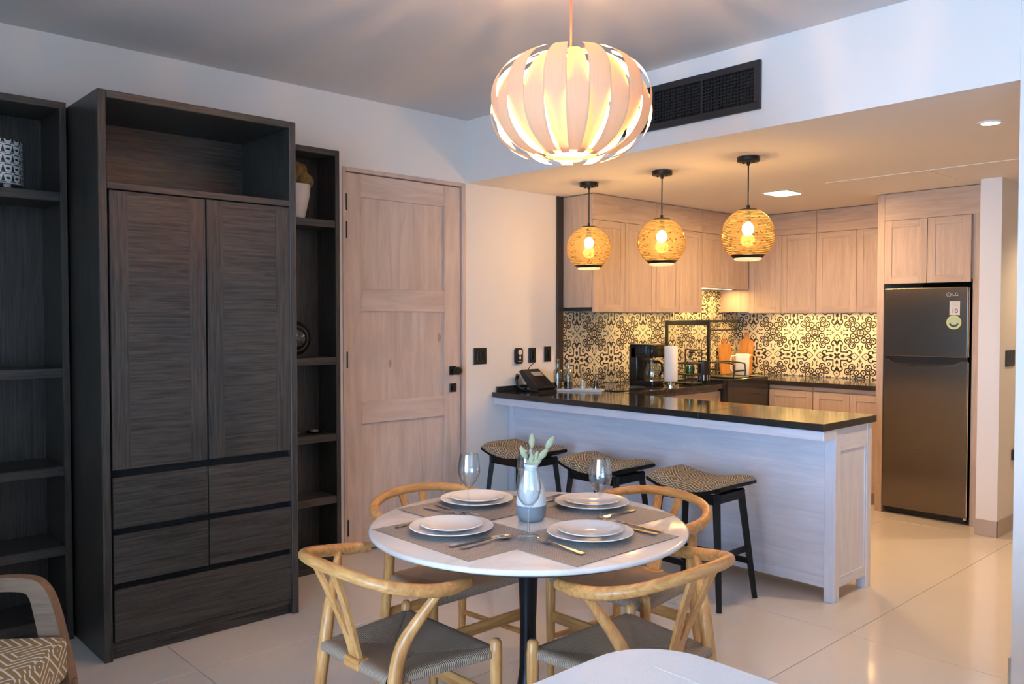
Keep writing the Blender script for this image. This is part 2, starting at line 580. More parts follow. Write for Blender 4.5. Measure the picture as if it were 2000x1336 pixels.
def globe_glass():
    """thin amber mirrored glass with fine rippled lines that let the bulb glow through"""
    m = bpy.data.materials.new('amber_ripple_glass')
    m.use_nodes = True
    nt = m.node_tree
    nt.nodes.clear()
    out = nt.nodes.new('ShaderNodeOutputMaterial')
    tc = nt.nodes.new('ShaderNodeTexCoord')
    sp = nt.nodes.new('ShaderNodeSeparateXYZ')
    nt.links.new(tc.outputs['Object'], sp.inputs[0])
    n = nt.nodes.new('ShaderNodeTexNoise')
    n.inputs['Scale'].default_value = 14
    nt.links.new(tc.outputs['Object'], n.inputs['Vector'])
    X.nt = nt
    z = X(sp.outputs[2])
    st = ((z * 110.0 + X(n.outputs['Fac']) * 1.6).fr() < 0.42)
    v = nt.nodes.new('ShaderNodeTexVoronoi')
    v.inputs['Scale'].default_value = 26
    mp = nt.nodes.new('ShaderNodeMapping')
    mp.inputs['Scale'].default_value = (1, 1, 1.6)
    nt.links.new(tc.outputs['Object'], mp.inputs[0])
    nt.links.new(mp.outputs[0], v.inputs['Vector'])
    sptt = (X(v.outputs['Distance']) < 0.22)
    tl = nt.nodes.new('ShaderNodeBsdfTranslucent')
    tl.inputs[0].default_value = (1.0, 0.68, 0.27, 1)
    tr = nt.nodes.new('ShaderNodeBsdfTransparent')
    lf = nt.nodes.new('ShaderNodeLayerWeight')
    lf.inputs[0].default_value = 0.5
    nt.links.new(mixc(nt, lf.outputs['Facing'], (1.0, 0.86, 0.58), (0.42, 0.20, 0.05)), tr.inputs[0])
    gl = nt.nodes.new('ShaderNodeBsdfGlossy')
    gl.inputs['Roughness'].default_value = 0.08
    gl.inputs['Color'].default_value = (0.8, 0.5, 0.25, 1)
    dk = nt.nodes.new('ShaderNodeBsdfTransparent')
    dk.inputs[0].default_value = (0.22, 0.09, 0.02, 1)
    m1 = nt.nodes.new('ShaderNodeMixShader')
    nt.links.new((st * 0.24 + 0.02).s, m1.inputs[0])
    nt.links.new(tr.outputs[0], m1.inputs[1])
    nt.links.new(tl.outputs[0], m1.inputs[2])
    m3 = nt.nodes.new('ShaderNodeMixShader')
    nt.links.new((sptt * 0.6).s, m3.inputs[0])
    nt.links.new(m1.outputs[0], m3.inputs[1])
    nt.links.new(dk.outputs[0], m3.inputs[2])
    lw = nt.nodes.new('ShaderNodeLayerWeight')
    lw.inputs[0].default_value = 0.5
    m2 = nt.nodes.new('ShaderNodeMixShader')
    nt.links.new((X.m('POWER', X(lw.outputs['Facing']), 4.0) * 0.8 + 0.03).s, m2.inputs[0])
    nt.links.new(m3.outputs[0], m2.inputs[1])
    nt.links.new(gl.outputs[0], m2.inputs[2])
    nt.links.new(m2.outputs[0], out.inputs[0])
    return m


M['globe'] = globe_glass()


# ------------------------------------------------------------ mesh helpers
class B:
    """collects shapes into one bmesh"""

    def __init__(s):
        s.bm = bmesh.new()
        s.uv = None

    def box(s, x0, x1, y0, y1, z0, z1, bev=0.0, seg=1):
        x0, x1 = min(x0, x1), max(x0, x1)
        y0, y1 = min(y0, y1), max(y0, y1)
        z0, z1 = min(z0, z1), max(z0, z1)
        vs = [s.bm.verts.new((x, y, z)) for x in (x0, x1) for y in (y0, y1) for z in (z0, z1)]
        fs = []
        for f in ((0, 1, 3, 2), (4, 6, 7, 5), (0, 4, 5, 1), (2, 3, 7, 6), (0, 2, 6, 4), (1, 5, 7, 3)):
            fs.append(s.bm.faces.new([vs[i] for i in f]))
        if bev:
            es = list({e for f in fs for e in f.edges})
            bmesh.ops.bevel(s.bm, geom=es, offset=bev, segments=seg, affect='EDGES', profile=0.5)
        return s

    def prism(s, poly, axis, a, b, bev=0.0):
        """2D outline extruded along an axis from a to b"""
        def P(p, t):
            if axis == 'x': return (t, p[0], p[1])
            if axis == 'y': return (p[0], t, p[1])
            return (p[0], p[1], t)
        A = [s.bm.verts.new(P(p, a)) for p in poly]
        C = [s.bm.verts.new(P(p, b)) for p in poly]
        fs = [s.bm.faces.new(A), s.bm.faces.new(C[::-1])]
        n = len(poly)
        for i in range(n):
            fs.append(s.bm.faces.new((A[i], C[i], C[(i + 1) % n], A[(i + 1) % n])))
        if bev:
            es = [e for e in set(fs[0].edges) | set(fs[1].edges)]
            bmesh.ops.bevel(s.bm, geom=es, offset=bev, segments=2, affect='EDGES', profile=0.5)
        return s

    def tube(s, pts, r, n=10, closed=False, squash=None, caps=True, ph=0.0):
        """tube along points; r a number or a list; squash = (a, b) factors of the section axes"""
        pts = [Vector(p) for p in pts]
        k = len(pts)
        rs = r if isinstance(r, (list, tuple)) else [r] * k
        rings = []
        up = None
        for i, p in enumerate(pts):
            if closed:
                t = pts[(i + 1) % k] - pts[i - 1]
            else:
                t = pts[min(i + 1, k - 1)] - pts[max(i - 1, 0)]
            t.normalize()
            if up is None:
                ref = Vector((0, 0, 1)) if abs(t.z) < 0.9 else Vector((1, 0, 0))
                up = (ref - t * ref.dot(t)).normalized()
            else:
                up = (up - t * up.dot(t)).normalized()
            sd = t.cross(up)
            a, b = squash or (1, 1)
            rings.append([s.bm.verts.new(p + (up * math.cos(w) * a + sd * math.sin(w) * b) * rs[i])
                          for w in (2 * math.pi * j / n + ph for j in range(n))])
        m = k if closed else k - 1
        for i in range(m):
            A, C = rings[i], rings[(i + 1) % k]
            for j in range(n):
                s.bm.faces.new((A[j], A[(j + 1) % n], C[(j + 1) % n], C[j]))
        if caps and not closed:
            s.bm.faces.new(rings[0][::-1])
            s.bm.faces.new(rings[-1])
        return s

    def cyl(s, p0, p1, r0, r1=None, n=16):
        return s.tube([p0, p1], [r0, r0 if r1 is None else r1], n)

    def lathe(s, prof, c=(0, 0, 0), n=32, close=False):
        rings = []
        for (r, z) in prof:
            if r < 1e-6:
                rings.append([s.bm.verts.new((c[0], c[1], c[2] + z))])
            else:
                rings.append([s.bm.verts.new((c[0] + r * math.cos(2 * math.pi * j / n), c[1] + r * math.sin(2 * math.pi * j / n), c[2] + z)) for j in range(n)])
        for A, C in zip(rings, rings[1:] + ([rings[0]] if close else [])):
            for j in range(n):
                q = [A[j % len(A)], A[(j + 1) % len(A)], C[(j + 1) % len(C)], C[j % len(C)]]
                q2 = []
                for v in q:
                    if v not in q2:
                        q2.append(v)
                if len(q2) > 2:
                    s.bm.faces.new(q2)
        return s

    def sphere(s, c, r, n=16, sz=1.0):
        pr = [(r * math.sin(math.pi * i / n), -r * sz * math.cos(math.pi * i / n)) for i in range(n + 1)]
        pr[0] = (0, -r * sz)
        pr[-1] = (0, r * sz)
        return s.lathe(pr, c, n * 2)

    def grid(s, fn, nu, nv, uvfn=None, closed_u=False):
        """fn(i/nu, j/nv) -> point"""
        uvl = s.bm.loops.layers.uv.verify() if uvfn else None
        V = [[s.bm.verts.new(fn(i / nu, j / nv)) for j in range(nv + 1)] for i in range(nu + 1)]
        for i in range(nu):
            for j in range(nv):
                f = s.bm.faces.new((V[i][j], V[i + 1][j], V[i + 1][j + 1], V[i][j + 1]))
                if uvfn:
                    for lp, (a, b) in zip(f.loops, ((i, j), (i + 1, j), (i + 1, j + 1), (i, j + 1))):
                        lp[uvl].uv = uvfn(a / nu, b / nv)
        return s

    def xf(s, mat):
        bmesh.ops.transform(s.bm, matrix=mat, verts=s.bm.verts)
        return s

    def mesh(s, name, smooth=False, ang=40, fix=True):
        if fix:
            bmesh.ops.recalc_face_normals(s.bm, faces=s.bm.faces)
        me = bpy.data.meshes.new(name)
        s.bm.to_mesh(me)
        s.bm.free()
        if smooth:
            for p in me.polygons:
                p.use_smooth = True
            me.set_sharp_from_angle(angle=math.radians(ang))
        return me


def tag(o, label=None, cat=None, group=None, kind=None):
    if label: o['label'] = label
    if cat: o['category'] = cat
    if group: o['group'] = group
    if kind: o['kind'] = kind
    return o


def link(name, me, mat, parent=None, loc=(0, 0, 0), rot=(0, 0, 0)):
    o = bpy.data.objects.new(name, me)
    COL.objects.link(o)
    o.location = loc
    o.rotation_euler = rot
    if parent:
        o.parent = parent
    if mat is not None and not me.materials:
        me.materials.append(mat)
    return o


def thing(name, label, cat, loc=(0, 0, 0), rz=0.0, group=None):
    o = bpy.data.objects.new(name, None)
    o.empty_display_size = 0.1
    COL.objects.link(o)
    o.location = loc
    o.rotation_euler = (0, 0, rz)
    return tag(o, label, cat, group)


def part(t, name, b, mat, smooth=False, world=False, ang=40, label=None):
    """a mesh part of a thing; world=True: the shape was given in world coordinates"""
    if world:
        r = t
        off = Vector((0, 0, 0))
        while r is not None:
            off += r.location
            r = r.parent
        b.xf(Matrix.Translation(-off))
    o = link(name, b.mesh(name, smooth, ang), mat, t)
    if label:
        o['label'] = label
    return o


def solo(name, b, mat, label, cat, group=None, smooth=False, loc=(0, 0, 0), rz=0.0, ang=40):
    """a thing that is a single mesh"""
    o = link(name, b.mesh(name, smooth, ang), mat, None, loc, (0, 0, rz))
    return tag(o, label, cat, group)


def struct(name, b, mat, parent=None, smooth=False):
    o = link(name, b.mesh(name, smooth), mat, parent)
    if parent is None:
        o['kind'] = 'structure'
    return o


def copy_tree(o, parent=None):
    c = o.copy()
    COL.objects.link(c)
    c.parent = parent
    for ch in list(o.children):
        copy_tree(ch, c)
    return c


def crom(pts, per=6):
    """smooth curve through points"""
    P = [Vector(p) for p in pts]
    P = [P[0] * 2 - P[1]] + P + [P[-1] * 2 - P[-2]]
    out = []
    for i in range(1, len(P) - 2):
        for k in range(per):
            t = k / per
            a, b, c, d = P[i - 1], P[i], P[i + 1], P[i + 2]
            out.append(0.5 * ((2 * b) + (c - a) * t + (2 * a - 5 * b + 4 * c - d) * t * t + (3 * b - a - 3 * c + d) * t ** 3))
    out.append(P[-2])
    return out


def lerp_list(vals, n):
    out = []
    for i in range(n):
        t = i / (n - 1) * (len(vals) - 1)
        k = min(int(t), len(vals) - 2)
        out.append(vals[k] + (vals[k + 1] - vals[k]) * (t - k))
    return out


def arc(cx, cy, r, a0, a1, n=8):
    return [(cx + r * math.cos(math.radians(a0 + (a1 - a0) * i / n)), cy + r * math.sin(math.radians(a0 + (a1 - a0) * i / n))) for i in range(n + 1)]


def rrect(x0, x1, y0, y1, r, n=6):
    return arc(x1 - r, y1 - r, r, 0, 90, n) + arc(x0 + r, y1 - r, r, 90, 180, n) + arc(x0 + r, y0 + r, r, 180, 270, n) + arc(x1 - r, y0 + r, r, 270, 360, n)


def text_mesh(body, size, depth=0.0005):
    cu = bpy.data.curves.new('lettering', 'FONT')
    cu.body = body
    cu.size = size
    cu.extrude = depth
    cu.align_x = 'CENTER'
    cu.align_y = 'CENTER'
    cu.resolution_u = 3
    ob = bpy.data.objects.new('lettering', cu)
    COL.objects.link(ob)
    dg = bpy.context.evaluated_depsgraph_get()
    me = bpy.data.meshes.new_from_object(ob.evaluated_get(dg))
    bpy.data.objects.remove(ob)
    return me

# ============================================================ the room
ZC, ZK, YS, YB = 2.90, 2.46, 3.79, 7.29          # ceiling, kitchen ceiling, soffit face, kitchen back wall

fl = struct('floor', B().box(-0.15, 6.75, -4.35, 9.15, -0.12, -0.006), M['grout'])
xs = [-0.625 + 0.85 * i for i in range(10)]
ys = [1.40 + 2.43 * i for i in range(-3, 5)]
for i in range(len(xs) - 1):
    for j in range(len(ys) - 1):
        x0, x1 = max(xs[i], 0), min(xs[i + 1], 6.6)
        y0, y1 = max(ys[j], -4.35), min(ys[j + 1], 9.0)
        if x1 - x0 < 0.05 or y1 - y0 < 0.05:
            continue
        g = 0.0016
        t = link('floor_tile', B().box(x0 + g, x1 - g, y0 + g, y1 - g, -0.012, 0.0, 0.0008).mesh('floor_tile'), M['floor'], fl)

b = B().box(-0.15, 0, -4.35, 2.769, 0, ZC).box(-0.15, 0, 3.767, YB + 0.15, 0, ZC).box(-0.15, 0, 2.769, 3.767, 2.455, ZC)
wall_left = struct('wall_left', b, M['wall'])
wall_kitchen = struct('wall_kitchen', B().box(0, 2.535, YB, YB + 0.15, 0, ZK), M['wall'])
struct('wall_pier', B().box(2.535, 2.67, 6.27, 9.0, 0, ZK), M['wall'])
struct('wall_hall', B().box(2.535, 4.9, 9.0, 9.15, 0, ZK), M['wall'])
struct('wall_hall_right', B().box(4.9, 5.05, 3.93, 9.15, 0, ZK), M['wall'])
struct('wall_right', B().box(3.473, 6.6, YS, 3.93, 0, ZC), M['wall'])
struct('wall_living_right', B().box(6.6, 6.75, -4.35, 3.93, 0, ZC), M['wall'])
b = B().box(-0.15, 2.7, -4.35, -4.2, 0, ZC).box(6.3, 6.75, -4.35, -4.2, 0, ZC).box(2.7, 6.3, -4.35, -4.2, 2.35, ZC)
struct('wall_window_side', b, M['wall'])
struct('wall_light_blocker', B().box(0, 2.5, -1.05, -0.9, 0, ZC), M['wall'])  # unseen wall added to keep daylight off the wardrobe side
struct('ceiling', B().box(-0.15, 6.75, -4.35, YS, ZC, ZC + 0.15), M['ceil'])
b = B().box(0, 3.473, YS, 3.93, ZK, ZC + 0.15).box(-0.15, 5.05, 3.93, 9.15, ZK, ZC + 0.15)
kc = struct('ceiling_kitchen', b, M['kceil'])
# painted drop face of the soffit
struct('wall_soffit', B().box(0, 3.473, YS - 0.004, YS, ZK, ZC), M['wall'])
for x0, x1 in ((1.735, 2.428), (2.436, 3.14)):
    link('access_panel', B().box(x0, x1, 5.625, 6.205, ZK - 0.004, ZK, 0.001).mesh('access_panel'), M['kceil'], kc)

# skirting
for nm, bb in (('baseboard_pier', B().box(2.53, 2.676, 6.262, 6.27, 0, 0.112).box(2.67, 2.678, 6.262, 9.0, 0, 0.112)),
               ('baseboard_left', B().box(0, 0.008, 3.80, 4.18, 0, 0.11)),
               ('baseboard_right', B().box(3.465, 3.473, 3.782, 3.93, 0, 0.11))):
    struct(nm, bb, M['skirt'])

# living room sliding doors, behind the camera
wb = B()
for x in (2.7, 3.88, 5.06, 6.24):
    wb.box(x, x + 0.06, -4.30, -4.24, 0, 2.35)
wb.box(2.7, 6.3, -4.30, -4.24, 2.29, 2.35).box(2.7, 6.3, -4.30, -4.24, 0, 0.05)
struct('window_1', wb, M['black'])
struct('floor_terrace', B().box(-2, 9, -9, -4.36, -0.12, -0.03), M['skirt'])

# ------------------------------------------------------------ entrance door
d1 = bpy.data.objects.new('door_1', None)
COL.objects.link(d1)
d1.location = (0, 3.267, 0)
tag(d1, 'tall whitewashed three panel wooden door with black knob', None, None, 'structure')
y0, y1, zt = 2.769, 3.767, 2.455
fr = B().box(-0.10, 0.006, y0, y0 + 0.024, 0, zt, 0.002).box(-0.10, 0.006, y1 - 0.030, y1, 0, zt, 0.002).box(-0.10, 0.006, y0 + 0.024, y1 - 0.030, zt - 0.026, zt, 0.002)
part(d1, 'door_frame', fr, M['door_z'], world=True)
part(d1, 'door_backing', B().box(-0.10, -0.06, y0 + 0.024, y1 - 0.03, 0, zt - 0.026), M['blackwood'], world=True)
ya, yb_ = y0 + 0.029, y1 - 0.035
part(d1, 'stile', B().box(-0.055, -0.012, ya, 2.912, 0.008, zt - 0.031, 0.002), M['door_z'], world=True)
part(d1, 'stile', B().box(-0.055, -0.012, 3.588, yb_, 0.008, zt - 0.031, 0.002), M['door_z'], world=True)
for za, zb in ((2.277, zt - 0.031), (1.548, 1.694), (0.822, 0.964), (0.008, 0.20)):
    part(d1, 'rail', B().box(-0.055, -0.013, 2.912, 3.588, za, zb, 0.002), M['door_y'], world=True)
for za, zb in ((1.694, 2.277), (0.964, 1.548), (0.20, 0.822)):
    part(d1, 'door_panel', B().box(-0.055, -0.026, 2.910, 3.590, za - 0.002, zb + 0.002), M['door_z'], world=True)
for z in (2.235, 2.06, 1.24, 0.17):
    part(d1, 'hinge', B().box(-0.014, 0.001, y0 + 0.016, y0 + 0.034, z - 0.05, z + 0.05, 0.002).cyl((0.004, y0 + 0.027, z - 0.052), (0.004, y0 + 0.027, z + 0.052), 0.006, n=10), M['black'], world=True)
kn = part(d1, 'door_knob', B().box(-0.014, -0.006, 3.628, 3.690, 1.105, 1.167, 0.002).cyl((-0.006, 3.66, 1.136), (0.03, 3.66, 1.136), 0.010), M['black'], world=True)
kb = B().lathe([(0, 0), (0.024, 0.001), (0.028, 0.008), (0.028, 0.028), (0.024, 0.034), (0, 0.035)], n=24)
kb.xf(Matrix.Translation((0.026, 3.66, 1.136)) @ Matrix.Rotation(math.radians(90), 4, 'Y'))
part(kn, 'knob_cap', kb, M['black'], True, world=True)
part(d1, 'deadbolt', B().box(-0.014, -0.004, 3.632, 3.690, 0.985, 1.045, 0.002).cyl((-0.004, 3.661, 1.015), (0.006, 3.661, 1.015), 0.014), M['black'], world=True)

# wall plates
def plate(y, z, w, h, label, keys, name='light_switch', cat='switch'):
    t = thing(name, label, cat, (0, y, z))
    part(t, 'cover_plate', B().box(0.0005, 0.009, -w / 2, w / 2, -h / 2, h / 2, 0.002), M['blackplastic'])
    for k in range(keys):
        c = (k - (keys - 1) / 2) * 0.034
        part(t, 'rocker', B().box(0.009, 0.0125, c - 0.015, c + 0.015, -h * 0.27, h * 0.27, 0.0015), M['blackgloss'])
    return t


plate(3.90, 1.231, 0.122, 0.118, 'square black double switch plate beside the door', 2)
plate(4.425, 1.222, 0.074, 0.112, 'narrow black outlet plate with the phone cord hanging from it', 1, 'wall_outlet', 'outlet')
plate(4.592, 1.226, 0.074, 0.118, 'narrow black switch plate next to the dark tile edge', 1)
t = thing('light_switch', 'black switch plate on the hallway wall right of the fridge', 'switch', (2.67, 6.475, 1.225))
part(t, 'cover_plate', B().box(0.0005, 0.009, -0.09, 0.09, -0.057, 0.057, 0.002), M['blackplastic'])
part(t, 'rocker', B().box(0.009, 0.0125, -0.02, 0.02, -0.03, 0.03, 0.001), M['blackgloss'])
t = thing('wall_outlet', 'low black outlet on the hallway wall above the skirting', 'outlet', (2.67, 6.58, 0.54))
part(t, 'cover_plate', B().box(0.0005, 0.022, -0.035, 0.035, -0.035, 0.035, 0.003), M['blackplastic'])

t = thing('door_intercom', 'rounded black wall remote with white button and oval key', 'intercom', (0, 4.278, 1.221))
part(t, 'body', B().prism(rrect(-0.037, 0.037, -0.060, 0.060, 0.016), 'x', 0.0005, 0.02, 0.004), M['blackplastic'], True)
part(t, 'round_button', B().cyl((0.0195, 0.006, 0.027), (0.0225, 0.006, 0.027), 0.019, n=24), M['whitep'])
part(t, 'oval_key', B().prism([(0.006 + 0.008 * math.cos(a), -0.014 + 0.014 * math.sin(a)) for a in [math.pi * k / 8 for k in range(16)]], 'x', 0.0195, 0.0225), M['whitep'])
part(t, 'print_line', B().box(0.0198, 0.0206, -0.012, 0.022, -0.044, -0.040), M['sticker'])

# ------------------------------------------------------------ air grille on the soffit
t = thing('air_grille', 'long black air conditioning grille on the white soffit', 'vent', (1.83, YS - 0.004, 2.557))
gx0, gx1, gz0, gz1 = 1.335, 2.318, 2.557, 2.802
yf = YS - 0.004
part(t, 'backing', B().box(gx0 + 0.01, gx1 - 0.01, yf - 0.002, yf - 0.0005, gz0 + 0.01, gz1 - 0.01), M['void'], world=True)
f = 0.036
fb = B().box(gx0, gx1, yf - 0.022, yf - 0.0005, gz0, gz0 + f, 0.002).box(gx0, gx1, yf - 0.022, yf - 0.0005, gz1 - f, gz1, 0.002)
fb.box(gx0, gx0 + f, yf - 0.022, yf - 0.0005, gz0 + f, gz1 - f, 0.002).box(gx1 - f, gx1, yf - 0.022, yf - 0.0005, gz0 + f, gz1 - f, 0.002)
part(t, 'frame', fb, M['grille'], world=True)
for x in (1.655, 1.972):
    part(t, 'mullion', B().box(x - 0.007, x + 0.007, yf - 0.020, yf - 0.002, gz0 + f, gz1 - f), M['grille'], world=True)
sm = B().box(gx0 + f - 1.83, gx1 - f - 1.83, -0.020, -0.011, -0.0016, 0.0016).mesh('slat')
for k in range(9):
    link('slat', sm, M['grille'], t, (0, 0, f + 0.0173 * (k + 0.5) + 0.008))
fm = B().box(-0.0008, 0.0008, -0.011, -0.003, f, gz1 - gz0 - f).mesh('fin')
nf = 46
for k in range(nf):
    link('fin', fm, M['grille'], t, (gx0 + f + (gx1 - gx0 - 2 * f) * (k + 0.5) / nf - 1.83, 0, 0))

# ============================================================ dark wall furniture
def bookcase(name, ya, yb, xf, label):
    t = thing(name, label, 'bookcase', (0, (ya + yb) / 2, 0))
    D = M
    part(t, 'back_panel', B().box(0.004, 0.016, ya + 0.02, yb - 0.02, 0.05, 2.48), D['dark_z'], world=True)
    part(t, 'side_panel', B().box(0.002, xf, ya, ya + 0.030, 0, 2.495, 0.002), D['dark_z'], world=True)
    part(t, 'side_panel', B().box(0.002, xf, yb - 0.030, yb, 0, 2.495, 0.002), D['dark_z'], world=True)
    part(t, 'top_panel', B().box(0.002, xf, ya + 0.030, yb - 0.030, 2.462, 2.495, 0.002), D['dark_y'], world=True)
    for z in (2.082, 1.272, 0.817, 0.445, 0.115):
        part(t, 'shelf', B().box(0.016, xf - 0.002, ya + 0.030, yb - 0.030, z - 0.044, z, 0.002), D['dark_y'], world=True)
    part(t, 'plinth', B().box(0.016, xf - 0.02, ya + 0.030, yb - 0.030, 0, 0.071), D['dark_y'], world=True)
    return t


bookcase('bookcase', 0.50, 1.112, 0.33, 'dark open bookcase at the left edge beside the tall wardrobe')
bookcase('bookcase', 2.062, 2.615, 0.225, 'narrow dark open bookcase between the wardrobe and the door')

t = thing('wardrobe', 'tall dark stained oak wardrobe with two doors and five drawers', 'wardrobe', (0.37, 1.59, 0))
ya, yb, xf, zt = 1.126, 2.056, 0.735, 2.485
part(t, 'side_panel', B().box(0.003, xf, ya, ya + 0.036, 0, zt, 0.003), M['dark_z'], world=True)
part(t, 'side_panel', B().box(0.003, xf, yb - 0.036, yb, 0, zt, 0.003), M['dark_z'], world=True)
part(t, 'top_panel', B().box(0.003, xf, ya + 0.036, yb - 0.036, zt - 0.034, zt, 0.003), M['dark_y'], world=True)
part(t, 'niche_back', B().box(0.18, 0.20, ya + 0.036, yb - 0.036, 2.05, zt - 0.034), M['dark_y'], world=True)
part(t, 'niche_shelf', B().box(0.18, xf, ya + 0.036, yb - 0.036, 2.062, 2.092, 0.002), M['dark_y'], world=True)
part(t, 'inner_body', B().box(0.02, 0.70, ya + 0.036, yb - 0.036, 0.05, 2.06), M['void'], world=True)
yl, ym, yr = ya + 0.044, 1.594, yb - 0.038
for a, c in ((yl, ym - 0.004), (ym + 0.004, yr)):
    dr = part(t, 'wardrobe_door', B().box(0.702, xf - 0.001, a, c, 0.838, 2.057, 0.002), M['dark_y'], world=True)
    w = 0.075
    sb = B()
    part(dr, 'door_stile', B().box(xf - 0.001, xf + 0.0004, a + 0.001, a + w, 0.84, 2.055), M['dark_z'], world=True)
    part(dr, 'door_stile', B().box(xf - 0.001, xf + 0.0004, c - w, c - 0.001, 0.84, 2.055), M['dark_z'], world=True)
for z0, z1 in ((0.580, 0.806), (0.338, 0.552)):
    for a, c in ((yl, ym - 0.002), (ym + 0.002, yr)):
        part(t, 'drawer_front', B().box(0.702, xf - 0.001, a, c, z0, z1, 0.002), M['dark_y'], world=True)
part(t, 'drawer_front', B().box(0.702, xf - 0.001, yl, yr, 0.082, 0.310, 0.002), M['dark_y'], world=True)
part(t, 'bottom_rail', B().box(0.69, xf - 0.012, ya + 0.036, yb - 0.036, 0.052, 0.078, 0.001), M['dark_y'], world=True)
part(t, 'plinth', B().box(0.05, xf - 0.03, ya + 0.036, yb - 0.036, 0.0, 0.052), M['dark_y'], world=True)

# ------------------------------------------------------------ ornaments on the shelves
t = thing('patterned_lantern', 'white drum lantern with black oval print on the upper left shelf', 'lantern', (0.165, 0.868, 2.082))
R = 0.10
dm = B()
dm.grid(lambda u, v: (R * math.cos(2 * math.pi * u), R * math.sin(2 * math.pi * u), 0.030 + 0.195 * v), 64, 4, lambda u, v: (u * 15, v * 4.5))
part(t, 'drum', dm, M['drum'], True)
part(t, 'drum_base', B().lathe([(0, 0.028), (R - 0.002, 0.028), (R - 0.002, 0.034), (0, 0.034)], n=40), M['vasewhite'])
for a in (20, 140, 260):
    c, s_ = 0.065 * math.cos(math.radians(a)), 0.065 * math.sin(math.radians(a))
    part(t, 'foot', B().cyl((c, s_, 0), (c, s_, 0.030), 0.016, 0.017, 16), M['vasewhite'], True)

t = thing('moss_plant_pot', 'white bullet pot with ochre moss balls on the shelf', 'plant pot', (0.118, 2.372, 2.082))
part(t, 'pot', B().lathe([(0, 0), (0.055, 0), (0.062, 0.004), (0.078, 0.07), (0.092, 0.14), (0.096, 0.198), (0.090, 0.198), (0.086, 0.15), (0, 0.15)], n=40), M['pot'], True)
random.seed(3)
for (dx, dy, dz, r) in ((0, 0, 0.215, 0.05), (0.045, 0.03, 0.235, 0.045), (0.02, 0.075, 0.225, 0.040), (0.04, -0.045, 0.23, 0.045), (-0.04, 0.03, 0.24, 0.048), (0.0, 0.01, 0.29, 0.046), (0.045, 0.0, 0.265, 0.036), (-0.03, -0.05, 0.24, 0.04), (0.01, 0.045, 0.29, 0.034)):
    part(t, 'moss_ball', B().sphere((dx, dy, dz), r, 12, 1.1), M['moss'], True)

t = thing('round_vase', 'round black glossy ring vase behind the wardrobe edge on the middle shelf', 'vase', (0.125, 2.356, 1.272))
rv = B().lathe([(0.001, -0.05), (0.075, -0.05), (0.102, -0.025), (0.108, 0), (0.102, 0.025), (0.075, 0.05), (0.001, 0.05)], n=48)
rv.xf(Matrix.Translation((0, 0, 0.113)) @ Matrix.Rotation(math.radians(90), 4, 'Y'))
part(t, 'ring_body', rv, M['blackplastic'], True)
part(t, 'mirror_face', B().sphere((0.022, 0, 0.113), 0.072, 16).xf(Matrix.Diagonal((1, 1, 1, 1))), M['smoke'], True)
part(t, 'foot', B().box(-0.03, 0.03, -0.04, 0.04, 0, 0.012, 0.003), M['blackplastic'])

t = thing('remote_control', 'dark remote control lying on the lower narrow shelf', 'remote', (0.15, 2.33, 0.817), math.radians(20))
part(t, 'body', B().box(-0.022, 0.022, -0.08, 0.08, 0.0, 0.016, 0.004, 2), M['blackplastic'])
part(t, 'button_strip', B().box(-0.012, 0.012, -0.05, 0.06, 0.016, 0.0175), M['silver'])
t = thing('matchbox_tray', 'small dark tray with silver lid beside the remote control', 'tray', (0.11, 2.50, 0.817))
part(t, 'tray', B().lathe([(0, 0), (0.045, 0), (0.05, 0.012), (0.046, 0.012), (0.042, 0.004), (0, 0.004)], n=28), M['blackgloss'], True)
part(t, 'lid', B().box(-0.02, 0.02, -0.02, 0.02, 0.004, 0.018, 0.003), M['silver'])

# ============================================================ kitchen joinery
def front(t, axis, at, a, c, z0, z1, name='cabinet_door', depth=0.02, fw=0.055, out=1, mat='lime', grain='z'):
    """a shaker front: rebated panel, two stiles and two rails; axis is the normal"""
    def bx(u0, u1, w0, w1, d0, d1, bev=0.0012):
        p, q = (at + out * d0, at + out * d1)
        return B().box(p, q, u0, u1, w0, w1, bev) if axis == 'x' else B().box(u0, u1, p, q, w0, w1, bev)
    g = 0.0015
    a, c, z0, z1 = a + g, c - g, z0 + g, z1 - g
    d = part(t, name, bx(a, c, z0, z1, -depth, -0.0045), M[mat + '_' + grain], world=True)
    part(d, 'stile', bx(a, a + fw, z0, z1, -0.005, 0), M[mat + '_z'], world=True)
    part(d, 'stile', bx(c - fw, c, z0, z1, -0.005, 0), M[mat + '_z'], world=True)
    hz = 'y' if axis == 'x' else 'x'
    part(d, 'rail', bx(a + fw, c - fw, z0, z0 + fw, -0.005, 0), M[mat + '_' + hz], world=True)
    part(d, 'rail', bx(a + fw, c - fw, z1 - fw, z1, -0.005, 0), M[mat + '_' + hz], world=True)
    return d


XU, YU = 0.325, 6.957            # faces of the wall units
UZ0, UZ1 = 1.552, 2.258
# wall units on the side wall
for (a, c, z0, lab, splits) in ((4.764, 5.54, UZ0, 'pale limed oak wall unit nearest the dining room', (4.768, 5.142, 5.54)),
                                (5.544, 6.20, UZ0, 'pale limed oak wall unit between hood and sink', (5.544, 5.872, 6.20)),
                                (6.204, 6.955, 1.772, 'short pale limed oak wall unit above the sink', (6.204, 6.58, 6.955))):
    t = thing('wall_cabinet', lab, 'cabinet', (0.15, (a + c) / 2, z0), 0, 'kitchen wall units')
    zb = z0 + (0.036 if a < 4.8 else 0.012)
    part(t, 'body', B().box(0.003, XU - 0.021, a, c, zb, 2.452, 0.001), M['lime_z'], world=True)
    for p, q in zip(splits, splits[1:]):
        front(t, 'x', XU, p, q, z0, UZ1)
    part(t, 'fascia', B().box(XU - 0.021, XU - 0.004, a, c, UZ1 + 0.002, 2.455, 0.001), M['lime_y'], world=True)
